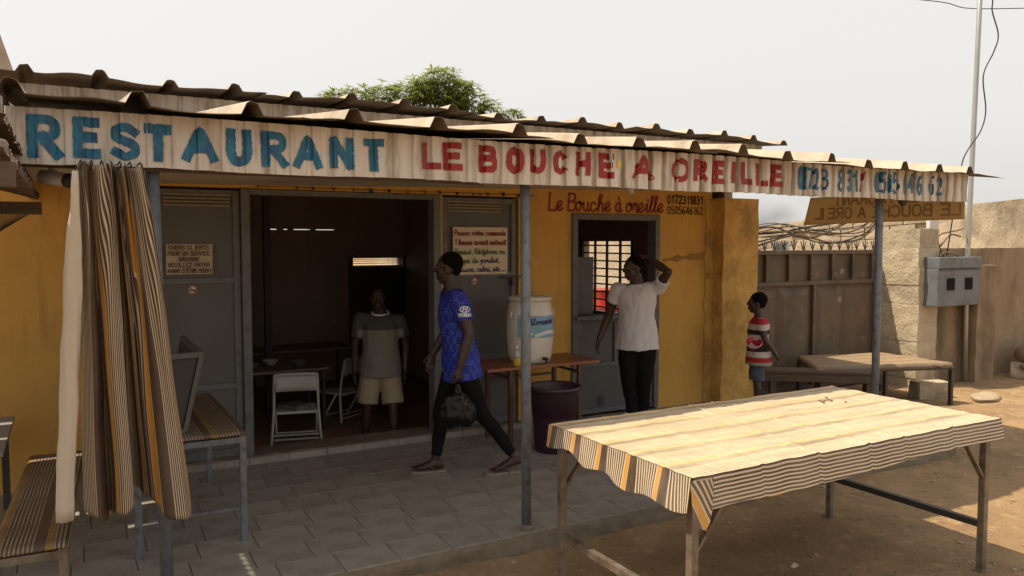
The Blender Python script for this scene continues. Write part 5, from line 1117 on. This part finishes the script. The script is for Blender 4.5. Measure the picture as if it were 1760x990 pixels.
# --- boy with banded shirt and a red bowl
s = .70
J = dict(pel=(0, 0, .60), nk=(0, .0, .975), hd=(0, .022, 1.115), shL=(-.135, -.005, .935), shR=(.135, -.005, .935), elL=(-.185, -.055, .74), wrL=(-.10, -.15, .615), elR=(.185, -.06, .74), wrR=(.07, -.165, .62),
         hpL=(-.06, 0, .575), knL=(-.06, .015, .32), anL=(-.065, 0, .068), hpR=(.06, 0, .575), knR=(.06, .015, .32), anR=(.065, 0, .068))
t, V, P, body, shirt = build_person('boy in a red, white and black banded shirt standing by the ochre column', (6.18, 5.78, .004), R(48), s, J,
    dict(shirt=mb_, legs=m_jeans, leg=-.02, lr=(.118, .116, .112), loose=1.24, wr=.006), {'L': ((.45, -.45, -.6), (0, .6, -.4), .3, 1), 'R': ((-.4, -.3, -.6), (0, .6, -.4), .3, 1)}, (.0, 1, .02), hs=.92, hem=-.3, sleeve=.5, hairk=1.06)
h = Matrix.Rotation(R(48), 3, 'Z') @ Vector((-.175, .06, .735)) + Vector((6.18, 5.78, 0))
tb_ = thing('red_bowl', 'red and white patterned bowl tucked under the arm of the boy', 'bowl', h)
rot = Matrix.Rotation(R(-30), 3, 'Y') @ Matrix.Rotation(R(26), 3, 'X')
def lath(prof, name, m):
    q = MB().lathe(prof, (0, 0, 0), 28); q.v = [rot @ v for v in q.v]; return q.build(name, m, tb_, local=True, smooth=True)
lath([(.035, -.075), (.045, -.07), (.075, .0), (.08, .004), (.08, .008), (.072, .006), (.04, -.055), (.01, -.06)], 'shell', m_bowl); q_ = MB().tube([(.081 * math.cos(a * math.pi / 14), .081 * math.sin(a * math.pi / 14), .006) for a in range(29)], .0045, 8); q_.v = [rot @ v for v in q_.v]; q_.build('rim', m_bowlw, tb_, local=True, smooth=True)
q_ = MB().lathe([(.074, .002), (.045, -.05), (.02, -.055)], (0, 0, 0), 28); q_.f = q_.f[:-2] + [q_.f[-1]]; q_.v = [rot @ v for v in q_.v]; q_.build('inside', m_bowlw, tb_, local=True, smooth=True)

# ------------------------------------------------------------------ dark smoke far behind the wall
ms = bpy.data.materials.new('smoke'); ms.use_nodes = True; _n = ms.node_tree.nodes; _l = ms.node_tree.links; _n.remove(_n['Principled BSDF'])
_v = _n.new('ShaderNodeVolumePrincipled'); _v.inputs['Color'].default_value = (.32, .32, .33, 1); _tc = _n.new('ShaderNodeTexCoord'); _z = _n.new('ShaderNodeTexNoise'); _z.inputs['Scale'].default_value = .55; _z.inputs['Detail'].default_value = 5
_g = _n.new('ShaderNodeTexGradient'); _g.gradient_type = 'SPHERICAL'; _mp = _n.new('ShaderNodeMapping'); _mp.inputs['Scale'].default_value = (.3, .3, .55)
_mr = _n.new('ShaderNodeMapRange'); _mr.inputs[1].default_value = .42; _mr.inputs[2].default_value = .72; _mr.inputs[4].default_value = .75; _mm = _n.new('ShaderNodeMath'); _mm.operation = 'MULTIPLY'
_l.new(_tc.outputs['Object'], _z.inputs['Vector']); _l.new(_tc.outputs['Object'], _mp.inputs[0]); _l.new(_mp.outputs[0], _g.inputs[0]); _l.new(_z.outputs[0], _mr.inputs[0]); _l.new(_mr.outputs[0], _mm.inputs[0]); _l.new(_g.outputs[1], _mm.inputs[1]); _l.new(_mm.outputs[0], _v.inputs['Density']); _l.new(_v.outputs[0], _n['Material Output'].inputs['Volume'])
o = MB().ball((0, 0, 0), (3.3, 3.3, 1.85), n=20).build('smoke', ms); o.location = (46, 43.2, 3.4); o['kind'] = 'stuff'; o['label'] = 'faint dark smoke drifting above the far end of the sunlit wall'; o['category'] = 'smoke'
